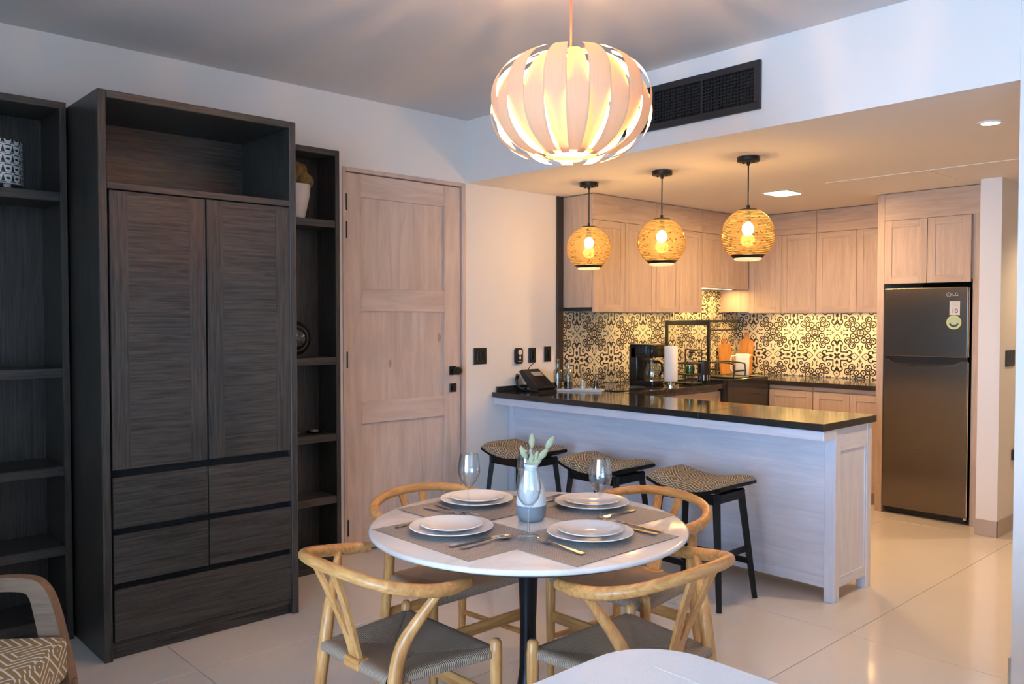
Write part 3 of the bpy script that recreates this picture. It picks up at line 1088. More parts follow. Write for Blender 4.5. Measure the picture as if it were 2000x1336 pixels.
# wall units on the back wall
for (a, c, lab, splits) in ((0.004, 0.992, 'pale limed oak corner wall unit on the back wall', (0.328, 0.66, 0.992)),
                            (0.996, 1.735, 'pale limed oak wall unit left of the fridge', (0.996, 1.357, 1.735))):
    t = thing('wall_cabinet', lab, 'cabinet', ((a + c) / 2, 7.1, UZ0), 0, 'kitchen wall units')
    part(t, 'body', B().box(a, c, YU + 0.021, YB - 0.003, UZ0 + 0.012, 2.452, 0.001), M['lime_z'], world=True)
    for p, q in zip(splits, splits[1:]):
        front(t, 'y', YU, p, q, UZ0, UZ1, out=-1)
    a2 = max(a, 0.328)
    part(t, 'fascia', B().box(a2, c, YU + 0.004, YU + 0.021, UZ1 + 0.002, 2.455, 0.001), M['lime_x'], world=True)

# slim hood under the first unit
t = thing('range_hood', 'slim black range hood under the first wall unit', 'range hood', (0.15, 5.15, 1.556))
part(t, 'body', B().box(0.005, 0.296, 4.768, 5.53, 1.560, 1.586, 0.002), M['black'], world=True)
part(t, 'filter', B().box(0.05, 0.25, 4.85, 5.45, 1.557, 1.561), M['steel'], world=True)

# under-cabinet lamps
def striplight(x0, x1, y0, y1, z, label, power):
    t = thing('strip_light', label, 'lamp', ((x0 + x1) / 2, (y0 + y1) / 2, z), 0, 'under-cabinet strip lights')
    part(t, 'housing', B().box(x0, x1, y0, y1, z - 0.006, z, 0.001), M['silver'], world=True)
    part(t, 'diffuser', B().box(x0 + 0.003, x1 - 0.003, y0 + 0.003, y1 - 0.003, z - 0.008, z - 0.006), M['ledstrip'], world=True)
    lamp('strip_glow', 'AREA', (0, 0, -0.012), power, WARM2, x1 - x0, (0, 0, 0), y1 - y0, t)


striplight(0.19, 0.215, 5.40, 6.15, UZ0 + 0.012, 'slim warm strip light under the wall unit next to the sink', 1.0)
striplight(0.16, 0.185, 6.25, 6.90, 1.784, 'slim warm strip light under the short unit above the sink', 1.5)
striplight(0.40, 0.96, 7.08, 7.105, UZ0 + 0.012, 'slim warm strip light under the corner wall unit', 1.4)
striplight(1.03, 1.70, 7.08, 7.105, UZ0 + 0.012, 'slim warm strip light under the unit left of the fridge', 1.4)

# tile wall: every tile its own piece
T = 0.2125
def tiles(axis, wall, c0, lo, hi, z0, z1, mat, base):
    k = math.floor((lo - c0) / T)
    while c0 + k * T < hi - 0.01:
        a, c = max(lo, c0 + k * T), min(hi, c0 + (k + 1) * T)
        k += 1
        if c - a < 0.01:
            continue
        j = math.floor((z0 - 1.165) / T)
        while 1.165 + j * T < z1 - 0.01:
            p, q = max(z0, 1.165 + j * T), min(z1, 1.165 + (j + 1) * T)
            j += 1
            if q - p < 0.01:
                continue
            g = 0.0006
            if axis == 'x':
                bb = B().box(0.0, 0.008, a + g, c - g, p + g, q - g, 0.0005)
            else:
                bb = B().box(a + g, c - g, YB - 0.008, YB, p + g, q - g, 0.0005)
            link('backsplash_tile', bb.mesh('backsplash_tile'), mat, wall)


tiles('x', wall_left, 4.923, 4.762, 6.204, 0.965, 1.552, M['tileL'], 0)
tiles('x', wall_left, 4.923, 6.204, YB - 0.008, 0.965, 1.772, M['tileL'], 0)
tiles('y', wall_kitchen, 0.186, 0.008, 1.74, 0.965, 1.552, M['tileR'], 0)
tr = struct('trim_1', B().box(0, 0.014, 4.690, 4.7605, 1.002, 2.459, 0.001), M['granite'])

# worktop
t = thing('kitchen_worktop', 'polished black granite worktop running over the peninsula and around the kitchen', 'worktop', (1.2, 4.33, 0.925))
G = M['granite']
z0, z1 = 0.925, 0.963
part(t, 'slab', B().box(0.001, 1.789, 4.02, 4.64, z0, z1, 0.002), G, world=True)
part(t, 'slab', B().box(1.7905, 2.546, 4.02, 4.64, z0, z1, 0.002), G, world=True)
part(t, 'slab', B().box(0.001, 0.735, 4.6415, 5.928, z0, z1, 0.002), G, world=True)
part(t, 'slab', B().box(0.001, 0.322, 5.9295, 6.565, z0, z1, 0.002), G, world=True)
part(t, 'slab', B().box(0.001, 0.735, 6.5665, YB - 0.009, z0, z1, 0.002), G, world=True)
part(t, 'slab', B().box(0.7365, 1.739, 6.595, YB - 0.009, z0, z1, 0.002), G, world=True)
part(t, 'upstand', B().box(0.001, 0.022, 4.06, 4.689, z1, 1.002, 0.001), G, world=True)

# peninsula
t = thing('peninsula_cabinet', 'pale limed oak breakfast peninsula with panelled back and small feet', 'cabinet', (1.27, 4.39, 0))
xE = 2.532
for (x, y, n_) in ((2.474, 4.18, 'z'), (2.474, 4.555, 'z'), (0.004, 4.18, 'z'), (0.004, 4.555, 'z')):
    part(t, 'post', B().box(x, x + 0.058, y, y + 0.058, 0, 0.925, 0.002), M['pen_z'], world=True)
part(t, 'apron', B().box(0.004, 2.540, 4.030, 4.18, 0.874, 0.924, 0.002), M['pen_x'], world=True)
part(t, 'bottom_rail', B().box(0.062, 2.474, 4.183, 4.225, 0.072, 0.128, 0.002), M['pen_x'], world=True)
part(t, 'back_panel', B().box(0.062, 2.474, 4.190, 4.21, 0.128, 0.874), M['pen_x'], world=True)
part(t, 'end_rail', B().box(2.490, 2.529, 4.238, 4.555, 0.072, 0.130, 0.002), M['pen_y'], world=True)
part(t, 'end_rail', B().box(2.490, 2.529, 4.238, 4.555, 0.800, 0.924, 0.002), M['pen_y'], world=True)
part(t, 'end_panel', B().box(2.495, 2.521, 4.238, 4.555, 0.128, 0.802), M['pen_z'], world=True)
part(t, 'end_bead', B().box(2.521, 2.527, 4.242, 4.250, 0.130, 0.800).box(2.521, 2.527, 4.543, 4.551, 0.130, 0.800), M['pen_z'], world=True)
part(t, 'inner_side', B().box(0.76, 2.474, 4.575, 4.605, 0.072, 0.924), M['pen_x'], world=True)
part(t, 'bottom_board', B().box(0.062, 2.474, 4.225, 4.575, 0.090, 0.105), M['pen_x'], world=True)

# base units
t = thing('base_cabinet', 'pale base unit with drawers under the hob', 'cabinet', (0.35, 5.28, 0), 0, 'kitchen base units')
part(t, 'body', B().box(0.004, 0.68, 4.66, 5.925, 0.09, 0.924), M['lime_z'], world=True)
part(t, 'plinth', B().box(0.05, 0.62, 4.66, 5.925, 0, 0.09), M['skirt'], world=True)
for a, c in ((4.68, 5.29), (5.295, 5.925)):
    for p, q in ((0.70, 0.905), (0.40, 0.695), (0.10, 0.395)):
        front(t, 'x', 0.70, a, c, p, q, 'drawer_front', grain='y', fw=0.045)
t = thing('base_cabinet', 'pale base unit under the black sink', 'cabinet', (0.35, 6.25, 0), 0, 'kitchen base units')
part(t, 'body', B().box(0.004, 0.68, 5.93, 6.56, 0.09, 0.68), M['lime_z'], world=True)
part(t, 'plinth', B().box(0.05, 0.62, 5.93, 6.56, 0, 0.09), M['skirt'], world=True)
for a, c in ((5.935, 6.245), (6.248, 6.558)):
    front(t, 'x', 0.70, a, c, 0.10, 0.675)
for (a, c, lab, sp_) in ((0.742, 1.148, 'pale base unit next to the sink corner', (0.742, 1.148)), (1.152, 1.735, 'pale two door base unit left of the fridge', (1.152, 1.466, 1.735))):
    t = thing('base_cabinet', lab, 'cabinet', ((a + c) / 2, 6.95, 0), 0, 'kitchen base units')
    part(t, 'body', B().box(a, c, 6.64, YB - 0.012, 0.09, 0.924), M['lime_z'], world=True)
    part(t, 'plinth', B().box(a, c, 6.70, YB - 0.012, 0, 0.09), M['skirt'], world=True)
    part(t, 'top_rail', B().box(a, c, 6.622, 6.64, 0.892, 0.923, 0.001), M['lime_x'], world=True)
    for p, q in zip(sp_, sp_[1:]):
        front(t, 'y', 6.618, p, q, 0.10, 0.886, out=-1)

# apron sink
t = thing('apron_sink', 'black stone apron front sink in the side worktop', 'sink', (0.54, 6.247, 0.69))
so = [(0.327, 5.935), (0.765, 5.935), (0.765, 6.560), (0.327, 6.560)]
sk = B().box(0.327, 0.765, 5.935, 6.560, 0.70, 0.72, 0.002).box(0.735, 0.765, 5.935, 6.560, 0.70, 0.998, 0.003).box(0.327, 0.357, 5.935, 6.560, 0.72, 0.985, 0.003)
sk.box(0.357, 0.735, 5.935, 5.965, 0.72, 0.998, 0.003).box(0.357, 0.735, 6.530, 6.560, 0.72, 0.998, 0.003)
part(t, 'basin', sk, M['granite'], world=True)
part(t, 'drain', B().cyl((0.545, 6.25, 0.72), (0.545, 6.25, 0.724), 0.045, n=24), M['chrome'], world=True)

# hob
t = thing('glass_hob', 'black ceramic glass hob set in the worktop near the wall', 'hob', (0.34, 5.02, 0.963))
part(t, 'glass_plate', B().prism(rrect(0.07, 0.62, 4.70, 5.20, 0.012), 'z', 0.9635, 0.969), M['blackgloss'], world=True)
for (x, y, r) in ((0.22, 4.83, 0.085), (0.47, 4.83, 0.065), (0.22, 5.07, 0.065), (0.47, 5.07, 0.085)):
    part(t, 'cook_zone', B().lathe([(r, 0), (r, 0.0004), (r - 0.004, 0.0004), (r - 0.004, 0)], (x, y, 0.969), 36, True), M['silver'], world=True)

# ------------------------------------------------------------ fridge and its housing
t = thing('fridge_housing', 'pale limed oak fridge surround with two doors above the fridge', 'cabinet', (2.14, 6.9, 0))
part(t, 'side_panel', B().box(1.742, 1.796, 6.475, YB - 0.003, 0, 2.455, 0.002), M['lime_z'], world=True)
part(t, 'filler_panel', B().box(2.424, 2.533, 6.482, 6.53, 0, 2.455, 0.002), M['lime_z'], world=True)
part(t, 'body', B().box(1.797, 2.423, 6.50, YB - 0.01, 1.79, 2.452), M['lime_z'], world=True)
part(t, 'fascia', B().box(1.797, 2.533, 6.474, 6.484, 2.252, 2.456, 0.001), M['lime_x'], world=True)
part(t, 'nook_back', B().box(1.797, 2.533, 7.22, 7.28, 0.0, 1.79), M['void'], world=True)
for a, c in ((1.799, 2.113), (2.115, 2.416)):
    front(t, 'y', 6.466, a, c, 1.766, 2.250, out=-1)

t = thing('fridge', 'tall brushed steel two door fridge with freezer on top', 'fridge', (2.107, 6.83, 0))
part(t, 'body', B().box(1.806, 2.408, 6.525, 7.18, 0.045, 1.728, 0.004), M['black'], world=True)
fx0, fx1 = 1.803, 2.404
fz = part(t, 'freezer_door', B().box(fx0, fx1, 6.462, 6.518, 1.214, 1.733, 0.008, 2), M['stainless'], world=True)
zt = 1.192
pol = [(fx0, 0.052), (fx1, 0.052), (fx1, zt), (fx1 - 0.045, zt), (fx1 - 0.085, zt - 0.030)]
for k in range(1, 12):
    u = k / 12
    pol.append((fx1 - 0.085 - (fx1 - fx0 - 0.165) * u, zt - 0.030 - 0.016 * math.sin(math.pi * u)))
pol += [(fx0 + 0.08, zt - 0.030), (fx0 + 0.04, zt), (fx0, zt)]
ld = part(t, 'fridge_door', B().prism(pol, 'y', 6.462, 6.518, 0.004), M['stainless'], world=True)
part(ld, 'grip_recess', B().box(fx0 + 0.03, fx1 - 0.03, 6.485, 6.522, zt - 0.05, zt + 0.004), M['black'], world=True)
lip = [(fx1 - 0.075, zt - 0.026)] + [(fx1 - 0.085 - (fx1 - fx0 - 0.165) * (k / 12), zt - 0.032 - 0.016 * math.sin(math.pi * k / 12)) for k in range(13)] + [(fx0 + 0.07, zt - 0.026)]
part(ld, 'grip_lip', B().tube([(p[0], 6.462, p[1]) for p in lip], 0.0035, 6), M['chrome'], world=True)
part(t, 'door_gap', B().box(fx0 + 0.01, fx1, 6.475, 6.525, zt, 1.214), M['black'], world=True)
for z0, z1 in ((0.06, zt - 0.005), (1.22, 1.725)):
    part(t, 'edge_glint', B().box(fx1 - 0.001, fx1 + 0.007, 6.468, 6.512, z0, z1, 0.002), M['steel'], world=True)  # bright steel strip stands in for the reflection along the door chamfer
part(t, 'hinge_cover', B().box(fx1 - 0.02, fx1 + 0.004, 6.47, 6.52, 0.035, 0.055, 0.003), M['steel'], world=True)
part(t, 'toe_grille', B().box(fx0 + 0.02, fx1 - 0.02, 6.50, 6.53, 0.012, 0.05), M['black'], world=True)
for x in (fx0 + 0.05, fx1 - 0.05):
    for y in (6.56, 7.12):
        part(t, 'levelling_foot', B().cyl((x, y, 0), (x, y, 0.05), 0.02, n=12), M['black'], world=True)
# print and stickers on the freezer door
yd = 6.462
ring_ = B().lathe([(0.013, 0), (0.016, 0), (0.016, 0.0006), (0.013, 0.0006)], n=28, close=True)
ring_.xf(Matrix.Translation((2.272, yd - 0.0006, 1.676)) @ Matrix.Rotation(math.radians(90), 4, 'X'))
part(fz, 'logo_ring', ring_, M['silver'], world=True)
eye = B().box(2.266, 2.268, yd - 0.0008, yd, 1.672, 1.683).box(2.268, 2.275, yd - 0.0008, yd, 1.670, 1.672).box(2.276, 2.283, yd - 0.0008, yd, 1.675, 1.677)
part(fz, 'logo_face', eye, M['silver'], world=True)
for body, size, x, z, mt in (('LG', 0.034, 2.317, 1.676, 'silver'), ('10', 0.046, 2.3135, 1.556, 'stickerdk')):
    me = text_mesh(body, size)
    me.transform(Matrix.Translation((x, yd - 0.0016, z)) @ Matrix.Rotation(math.radians(90), 4, 'X'))
    if body == '10':
        st = part(fz, 'energy_label', B().box(2.278, 2.349, yd - 0.001, yd, 1.527, 1.628), M['sticker'], world=True)
        for zz in (1.612, 1.600, 1.589):
            part(st, 'small_print', B().box(2.290, 2.337, yd - 0.0014, yd - 0.001, zz, zz + 0.005), M['silver'], world=True)
    me.transform(Matrix.Translation(-Vector(t.location)))
    link('lettering', me, M[mt], fz)
for r, mt, yy in ((0.051, 'stickery', 0.0010), (0.042, 'stickerg', 0.0014)):
    c_ = B().lathe([(0, 0), (r, 0), (r, 0.0006), (0, 0.0006)], n=36)
    c_.xf(Matrix.Translation((2.309, yd - yy, 1.474)) @ Matrix.Rotation(math.radians(90), 4, 'X'))
    part(fz, 'round_sticker', c_, M[mt], world=True)
sm_ = arc(2.309, 1.474, 0.034, 200, 340, 10) + arc(2.309, 1.480, 0.026, 340, 200, 10)
part(fz, 'sticker_swoosh', B().prism(sm_, 'y', yd - 0.0026, yd - 0.002), M['stickerdk'], world=True)
part(fz, 'sticker_band', B().box(2.285, 2.333, yd - 0.0026, yd - 0.002, 1.476, 1.484), M['stickery'], world=True)

# ============================================================ things on the worktop
ZT = 0.963
# phone
t = thing('desk_phone', 'black office desk phone on the peninsula by the wall', 'phone', (0.15, 4.33, ZT))
part(t, 'base', B().prism([(-0.10, 0), (0.12, 0), (0.12, 0.014), (-0.10, 0.02)], 'y', -0.085, 0.095, 0.003), M['blackplastic'])
bd = part(t, 'body', B().prism([(-0.105, 0.145), (-0.075, 0.158), (0.115, 0.03), (0.095, 0.012), (0.02, 0.014), (-0.055, 0.09)], 'y', -0.085, 0.095, 0.004), M['blackplastic'])
part(bd, 'screen', B().prism([(-0.045, 0.1375), (-0.005, 0.111), (-0.005, 0.1125), (-0.045, 0.139)], 'y', -0.02, 0.08), M['silver'])
for i in range(4):
    for j in range(3):
        xk = 0.015 + 0.022 * i
        zk = 0.0975 - (xk - 0.015) * 0.6737
        part(bd, 'key', B().box(xk - 0.007, xk + 0.007, 0.0 + j * 0.025, 0.018 + j * 0.025, zk - 0.003, zk + 0.003, 0.001), M['blackgloss'])
hs = crom([(-0.098, -0.098, 0.120), (-0.112, -0.10, 0.085), (-0.10, -0.10, 0.045), (-0.06, -0.10, 0.018), (-0.015, -0.098, 0.016)], 5)
part(t, 'handset', B().tube(hs, lerp_list([0.016, 0.011, 0.010, 0.011, 0.016], len(hs)), 10), M['blackplastic'], True)
pc = crom([(-0.115, 0.02, 0.150), (-0.125, 0.06, 0.18), (-0.12, 0.095, 0.205)], 5)
part(t, 'cable', B().tube(pc, 0.003, 6), M['blackplastic'], True)

# condiment tray
ta = math.radians(28.5)
tx, ty = 0.345, 4.560
def along(u, v=0.0):
    return (tx + u * math.cos(ta) - v * math.sin(ta), ty + u * math.sin(ta) + v * math.cos(ta))
t = thing('serving_tray', 'narrow white ceramic tray holding condiments on the peninsula', 'tray', (tx, ty, ZT + 0.0005), ta)
part(t, 'plate', B().prism(rrect(-0.20, 0.20, -0.055, 0.055, 0.012), 'z', 0.0, 0.008), M['white'])
rim = rrect(-0.20, 0.20, -0.055, 0.055, 0.012)
part(t, 'rim', B().tube([(x, y, 0.011) for x, y in rim], 0.0045, 8, True), M['white'], True)
zt_ = ZT + 0.0088
bp_ = [(0, 0), (0.028, 0), (0.030, 0.004), (0.030, 0.105), (0.027, 0.118), (0.012, 0.132), (0.011, 0.155), (0.013, 0.156), (0.013, 0.162), (0.009, 0.162), (0.009, 0.13), (0.024, 0.115), (0.0275, 0.105), (0.0275, 0.005), (0, 0.004)]
for (u, lab, liq, hh) in ((-0.150, 'clear cruet bottle with amber oil on the white tray', 'oil', 0.040), (-0.068, 'clear cruet bottle with dark vinegar on the white tray', 'vinegar', 0.048)):
    x, y = along(u, 0.006)
    t = thing('cruet_bottle', lab, 'bottle', (x, y, zt_), 0, 'cruets on the tray')
    t.scale = (1.12, 1.12, 1.18)
    part(t, 'glass_bottle', B().lathe(bp_, n=28), M['bottle'], True)
    part(t, 'liquid', B().lathe([(0, 0.0045), (0.0268, 0.0055), (0.0268, hh), (0, hh)], n=28), M[liq], True)
    part(t, 'stopper', B().lathe([(0, 0.150), (0.007, 0.150), (0.008, 0.163), (0.015, 0.170), (0.016, 0.182), (0.009, 0.194), (0, 0.196)], n=20), M['bottle'], True)
for (u, lab, fill) in ((0.045, 'salt mill of clear acrylic on the white tray', 'salt'), (0.145, 'pepper mill of clear acrylic on the white tray', 'vinegar')):
    x, y = along(u, 0.0)
    t = thing('spice_mill', lab, 'mill', (x, y, zt_), 0, 'mills on the tray')
    t.scale = (1.0, 1.0, 1.15)
    part(t, 'body', B().lathe([(0, 0), (0.027, 0), (0.028, 0.008), (0.020, 0.045), (0.016, 0.065), (0.019, 0.078), (0, 0.080)], n=24), M['bottle'], True)
    part(t, 'filling', B().lathe([(0, 0.012), (0.023, 0.012), (0.016, 0.048), (0.012, 0.062), (0, 0.062)], n=24), M[fill], True)
    part(t, 'crank_head', B().lathe([(0, 0.080), (0.017, 0.081), (0.022, 0.094), (0.023, 0.108), (0.014, 0.120), (0.006, 0.122), (0.007, 0.132), (0, 0.134)], n=24), M['bottle'], True)

# coffee maker
t = thing('coffee_maker', 'black drip coffee maker with glass jug beside the hob', 'coffee maker', (0.335, 5.425, ZT))
part(t, 'base', B().prism(rrect(-0.13, 0.13, -0.095, 0.095, 0.03), 'z', 0.0005, 0.035, 0.004), M['blackplastic'], True)
part(t, 'water_tank', B().prism(rrect(-0.13, -0.035, -0.095, 0.095, 0.02), 'z', 0.03, 0.30, 0.004), M['blackplastic'], True)
part(t, 'filter_head', B().prism(rrect(-0.13, 0.125, -0.095, 0.095, 0.03), 'z', 0.225, 0.325, 0.006), M['blackgloss'], True)
part(t, 'lid_line', B().prism(rrect(-0.128, 0.12, -0.093, 0.093, 0.03), 'z', 0.325, 0.331, 0.002), M['blackplastic'], True)
part(t, 'hot_plate', B().cyl((0.045, 0, 0.035), (0.045, 0, 0.04), 0.07, n=28), M['steel'])
jg = part(t, 'jug', B().lathe([(0, 0.041), (0.062, 0.041), (0.072, 0.06), (0.074, 0.10), (0.066, 0.145), (0.054, 0.175), (0.056, 0.185), (0.052, 0.185), (0.050, 0.175), (0.062, 0.145), (0.070, 0.10), (0.068, 0.062), (0, 0.045)], (0.045, 0, 0), 32), M['bottle'], True)
part(jg, 'jug_band', B().lathe([(0.057, 0.176), (0.060, 0.176), (0.060, 0.198), (0, 0.200)], (0.045, 0, 0), 32), M['blackplastic'], True)
hp = crom([(0.10, 0.0, 0.185), (0.135, 0, 0.175), (0.145, 0, 0.125), (0.115, 0, 0.075)], 5)
part(jg, 'jug_handle', B().tube(hp, 0.009, 8), M['blackplastic'], True)
part(t, 'switch', B().box(0.125, 0.133, 0.03, 0.05, 0.012, 0.026, 0.002), M['silver'])

# paper towel
t = thing('paper_towel_roll', 'white paper towel roll on a chrome stand beside the coffee maker', 'paper towel', (0.565, 5.425, ZT))
part(t, 'stand', B().lathe([(0, 0.0005), (0.068, 0.0005), (0.068, 0.008), (0.06, 0.011), (0.007, 0.011), (0.007, 0.325), (0.011, 0.33), (0.009, 0.345), (0, 0.347)], n=32), M['chrome'], True)
part(t, 'roll', B().lathe([(0.02, 0.042), (0.052, 0.040), (0.053, 0.043), (0.053, 0.315), (0.052, 0.318), (0.02, 0.316)], n=40, close=True), M['paper'], True)

# rack standing over the sink
t = thing('sink_shelf_stand', 'tall black metal shelf stand in front of the tiled wall', 'shelf stand', (0.38, 6.1, ZT))
for x in (0.173, 0.600):
    part(t, 'post', B().box(x - 0.011, x + 0.011, 5.885, 5.907, ZT + 0.0005, 1.455, 0.002), M['black'], world=True)
part(t, 'foot_bar', B().box(0.173, 0.600, 5.888, 5.904, ZT + 0.001, ZT + 0.014, 0.002), M['black'], world=True)
sh = B().box(0.162, 0.611, 5.885, 5.907, 1.445, 1.487, 0.002).box(0.162, 0.611, 6.320, 6.335, 1.475, 1.49, 0.002)
sh.box(0.590, 0.611, 5.907, 6.335, 1.470, 1.490, 0.002).box(0.162, 0.182, 5.907, 6.335, 1.470, 1.490, 0.002)
part(t, 'shelf_frame', sh, M['black'], world=True)
for k in range(8):
    x = 0.205 + 0.054 * k
    part(t, 'shelf_bar', B().box(x - 0.004, x + 0.004, 5.907, 6.32, 1.478, 1.486), M['black'], world=True)
part(t, 'hook_rail', B().tube([(0.600, 5.90, 1.405), (0.600, 6.32, 1.405)], 0.005, 8), M['black'], world=True)
part(t, 'rail_end', B().tube([(0.600, 6.32, 1.405), (0.600, 6.325, 1.475)], 0.005, 8), M['black'], world=True)

# wire caddy
t = thing('dish_caddy', 'two tier black wire caddy holding soap between towel roll and sink', 'caddy', (0.565, 5.665, ZT))
def loop(z, r=0.005, x0=-0.08, x1=0.08, y0=-0.085, y1=0.085):
    return B().tube([(x, y, z) for x, y in rrect(x0, x1, y0, y1, 0.02, 4)], r, 8, True)
for z in (0.012, 0.085, 0.175):
    part(t, 'wire_loop', loop(z, 0.006), M['black'], True)
for (x, y) in ((-0.08, -0.065), (0.08, -0.065), (-0.08, 0.065), (0.08, 0.065)):
    hz = 0.285 if y > 0 else 0.18
    part(t, 'upright', B().cyl((x, y, 0.0005), (x, y, hz), 0.005, n=8), M['black'], True)
part(t, 'handle_bar', B().tube([(-0.08, 0.065, 0.285), (0.08, 0.065, 0.285)], 0.006, 8), M['black'], True)
part(t, 'handle_bar', B().tube([(0.08, 0.065, 0.285), (0.08, -0.10, 0.285)], 0.006, 8), M['black'], True)
for z in (0.012, 0.085):
    part(t, 'tier_panel', B().box(-0.078, 0.078, -0.083, 0.083, z - 0.003, z + 0.002), M['black'])
t = thing('soap_bottle', 'clear pump bottle with green soap in the wire caddy', 'bottle', (0.585, 5.655, ZT + 0.0875))
part(t, 'bottle', B().lathe([(0, 0), (0.034, 0), (0.036, 0.005), (0.036, 0.095), (0.028, 0.115), (0.012, 0.125), (0.012, 0.135), (0, 0.136)], n=28), M['bottle'], True)
part(t, 'soap', B().lathe([(0, 0.003), (0.033, 0.004), (0.033, 0.062), (0, 0.062)], n=28), M['soap'], True)
part(t, 'pump', B().cyl((0, 0, 0.134), (0, 0, 0.150), 0.013, n=16).cyl((0, 0, 0.150), (0, 0, 0.178), 0.005, n=8).box(-0.008, 0.045, -0.007, 0.007, 0.172, 0.184, 0.002), M['blackplastic'])
t = thing('utensil_cup', 'dark slotted utensil cup beside the wire caddy', 'cup', (0.60, 5.825, ZT))
part(t, 'cup', B().lathe([(0, 0.0005), (0.045, 0.0005), (0.048, 0.01), (0.050, 0.19), (0.046, 0.19), (0.044, 0.012), (0, 0.010)], n=28), M['blackplastic'], True)
for k in range(10):
    a = 2 * math.pi * k / 10
    part(t, 'slot', B().box(-0.004, 0.004, 0.0492, 0.0503, 0.03, 0.075).xf(Matrix.Rotation(a, 4, 'Z')), M['silver'])

t = thing('dish_drainer', 'low black wire dish drainer resting on the sink rim', 'dish drainer', (0.55, 6.19, 0.9985))
part(t, 'base_loop', B().tube([(x, y, 0.006) for x, y in rrect(-0.175, 0.205, -0.09, 0.09, 0.03, 4)], 0.006, 8, True), M['black'], True)
for y in (-0.09, 0.09):
    q = [(-0.13, y, 0.006), (-0.13, y, 0.085)] + [(-0.10 + 0.0, y, 0.125)] + [(0.13, y, 0.125), (0.16, y, 0.085), (0.16, y, 0.006)]
    part(t, 'end_loop', B().tube(crom(q, 4), 0.006, 8), M['black'], True)
part(t, 'side_bar', B().tube([(-0.13, -0.09, 0.062), (-0.13, 0.09, 0.062)], 0.008, 8).tube([(0.16, -0.09, 0.062), (0.16, 0.09, 0.062)], 0.008, 8), M['black'], True)
for k in range(7):
    y = -0.072 + 0.024 * k
    part(t, 'wire', B().tube([(-0.175, y, 0.007), (0.205, y, 0.007)], 0.003, 6), M['black'], True)

# jug and boards in the corner
t = thing('white_jug', 'white cylindrical kettle jug in front of the cutting boards', 'jug', (0.335, 6.845, ZT), math.radians(-135))
part(t, 'body', B().lathe([(0, 0.0005), (0.060, 0.0005), (0.064, 0.006), (0.064, 0.205), (0.060, 0.212), (0, 0.214)], n=36), M['white'], True)
part(t, 'handle', B().tube(crom([(0.060, 0, 0.19), (0.10, 0, 0.185), (0.105, 0, 0.12), (0.10, 0, 0.055), (0.060, 0, 0.045)], 5), 0.008, 8), M['white'], True)
part(t, 'spout', B().prism([(-0.060, 0.17), (-0.085, 0.205), (-0.060, 0.205)], 'y', -0.012, 0.012, 0.002), M['white'])

def paddle(name, w, h, hw, label, loc, rot):
    t = thing(name, label, 'cutting board', loc)
    o = [(-w / 2, 0.0), (w / 2, 0.0), (w / 2, h * 0.72)] + arc(w / 2 - 0.045, h * 0.72, 0.045, 0, 80, 5) + [(hw, h * 0.83), (hw * 0.8, h * 0.93)] + arc(0, h * 0.95, hw, 20, 160, 6) + [(-hw * 0.8, h * 0.93), (-hw, h * 0.83)] + arc(-w / 2 + 0.045, h * 0.72, 0.045, 100, 180, 5) + [(-w / 2, h * 0.72)]
    b = B().prism(o, 'y', -0.009, 0.009)
    b.xf(rot)
    part(t, 'board', b, M['board'])
    b = B().lathe([(0.006, -0.0095), (0.009, -0.0095), (0.009, 0.0095), (0.006, 0.0095)], n=16, close=True).xf(rot @ Matrix.Translation((0, 0, h * 0.945)) @ Matrix.Rotation(math.radians(90), 4, 'X'))
    part(t, 'hanging_hole', b, M['blackwood'])


paddle('cutting_board', 0.21, 0.345, 0.022, 'wider orange wood cutting board leaning on the side wall tiles', (0.052, 7.03, ZT + 0.001),
       Matrix.Rotation(math.radians(-6), 4, 'Y') @ Matrix.Rotation(math.radians(90), 4, 'Z'))
paddle('cutting_board', 0.155, 0.405, 0.022, 'narrow orange wood cutting board with handle leaning on the back tiles', (0.125, 7.222, ZT + 0.001),
       Matrix.Rotation(math.radians(-6), 4, 'X'))

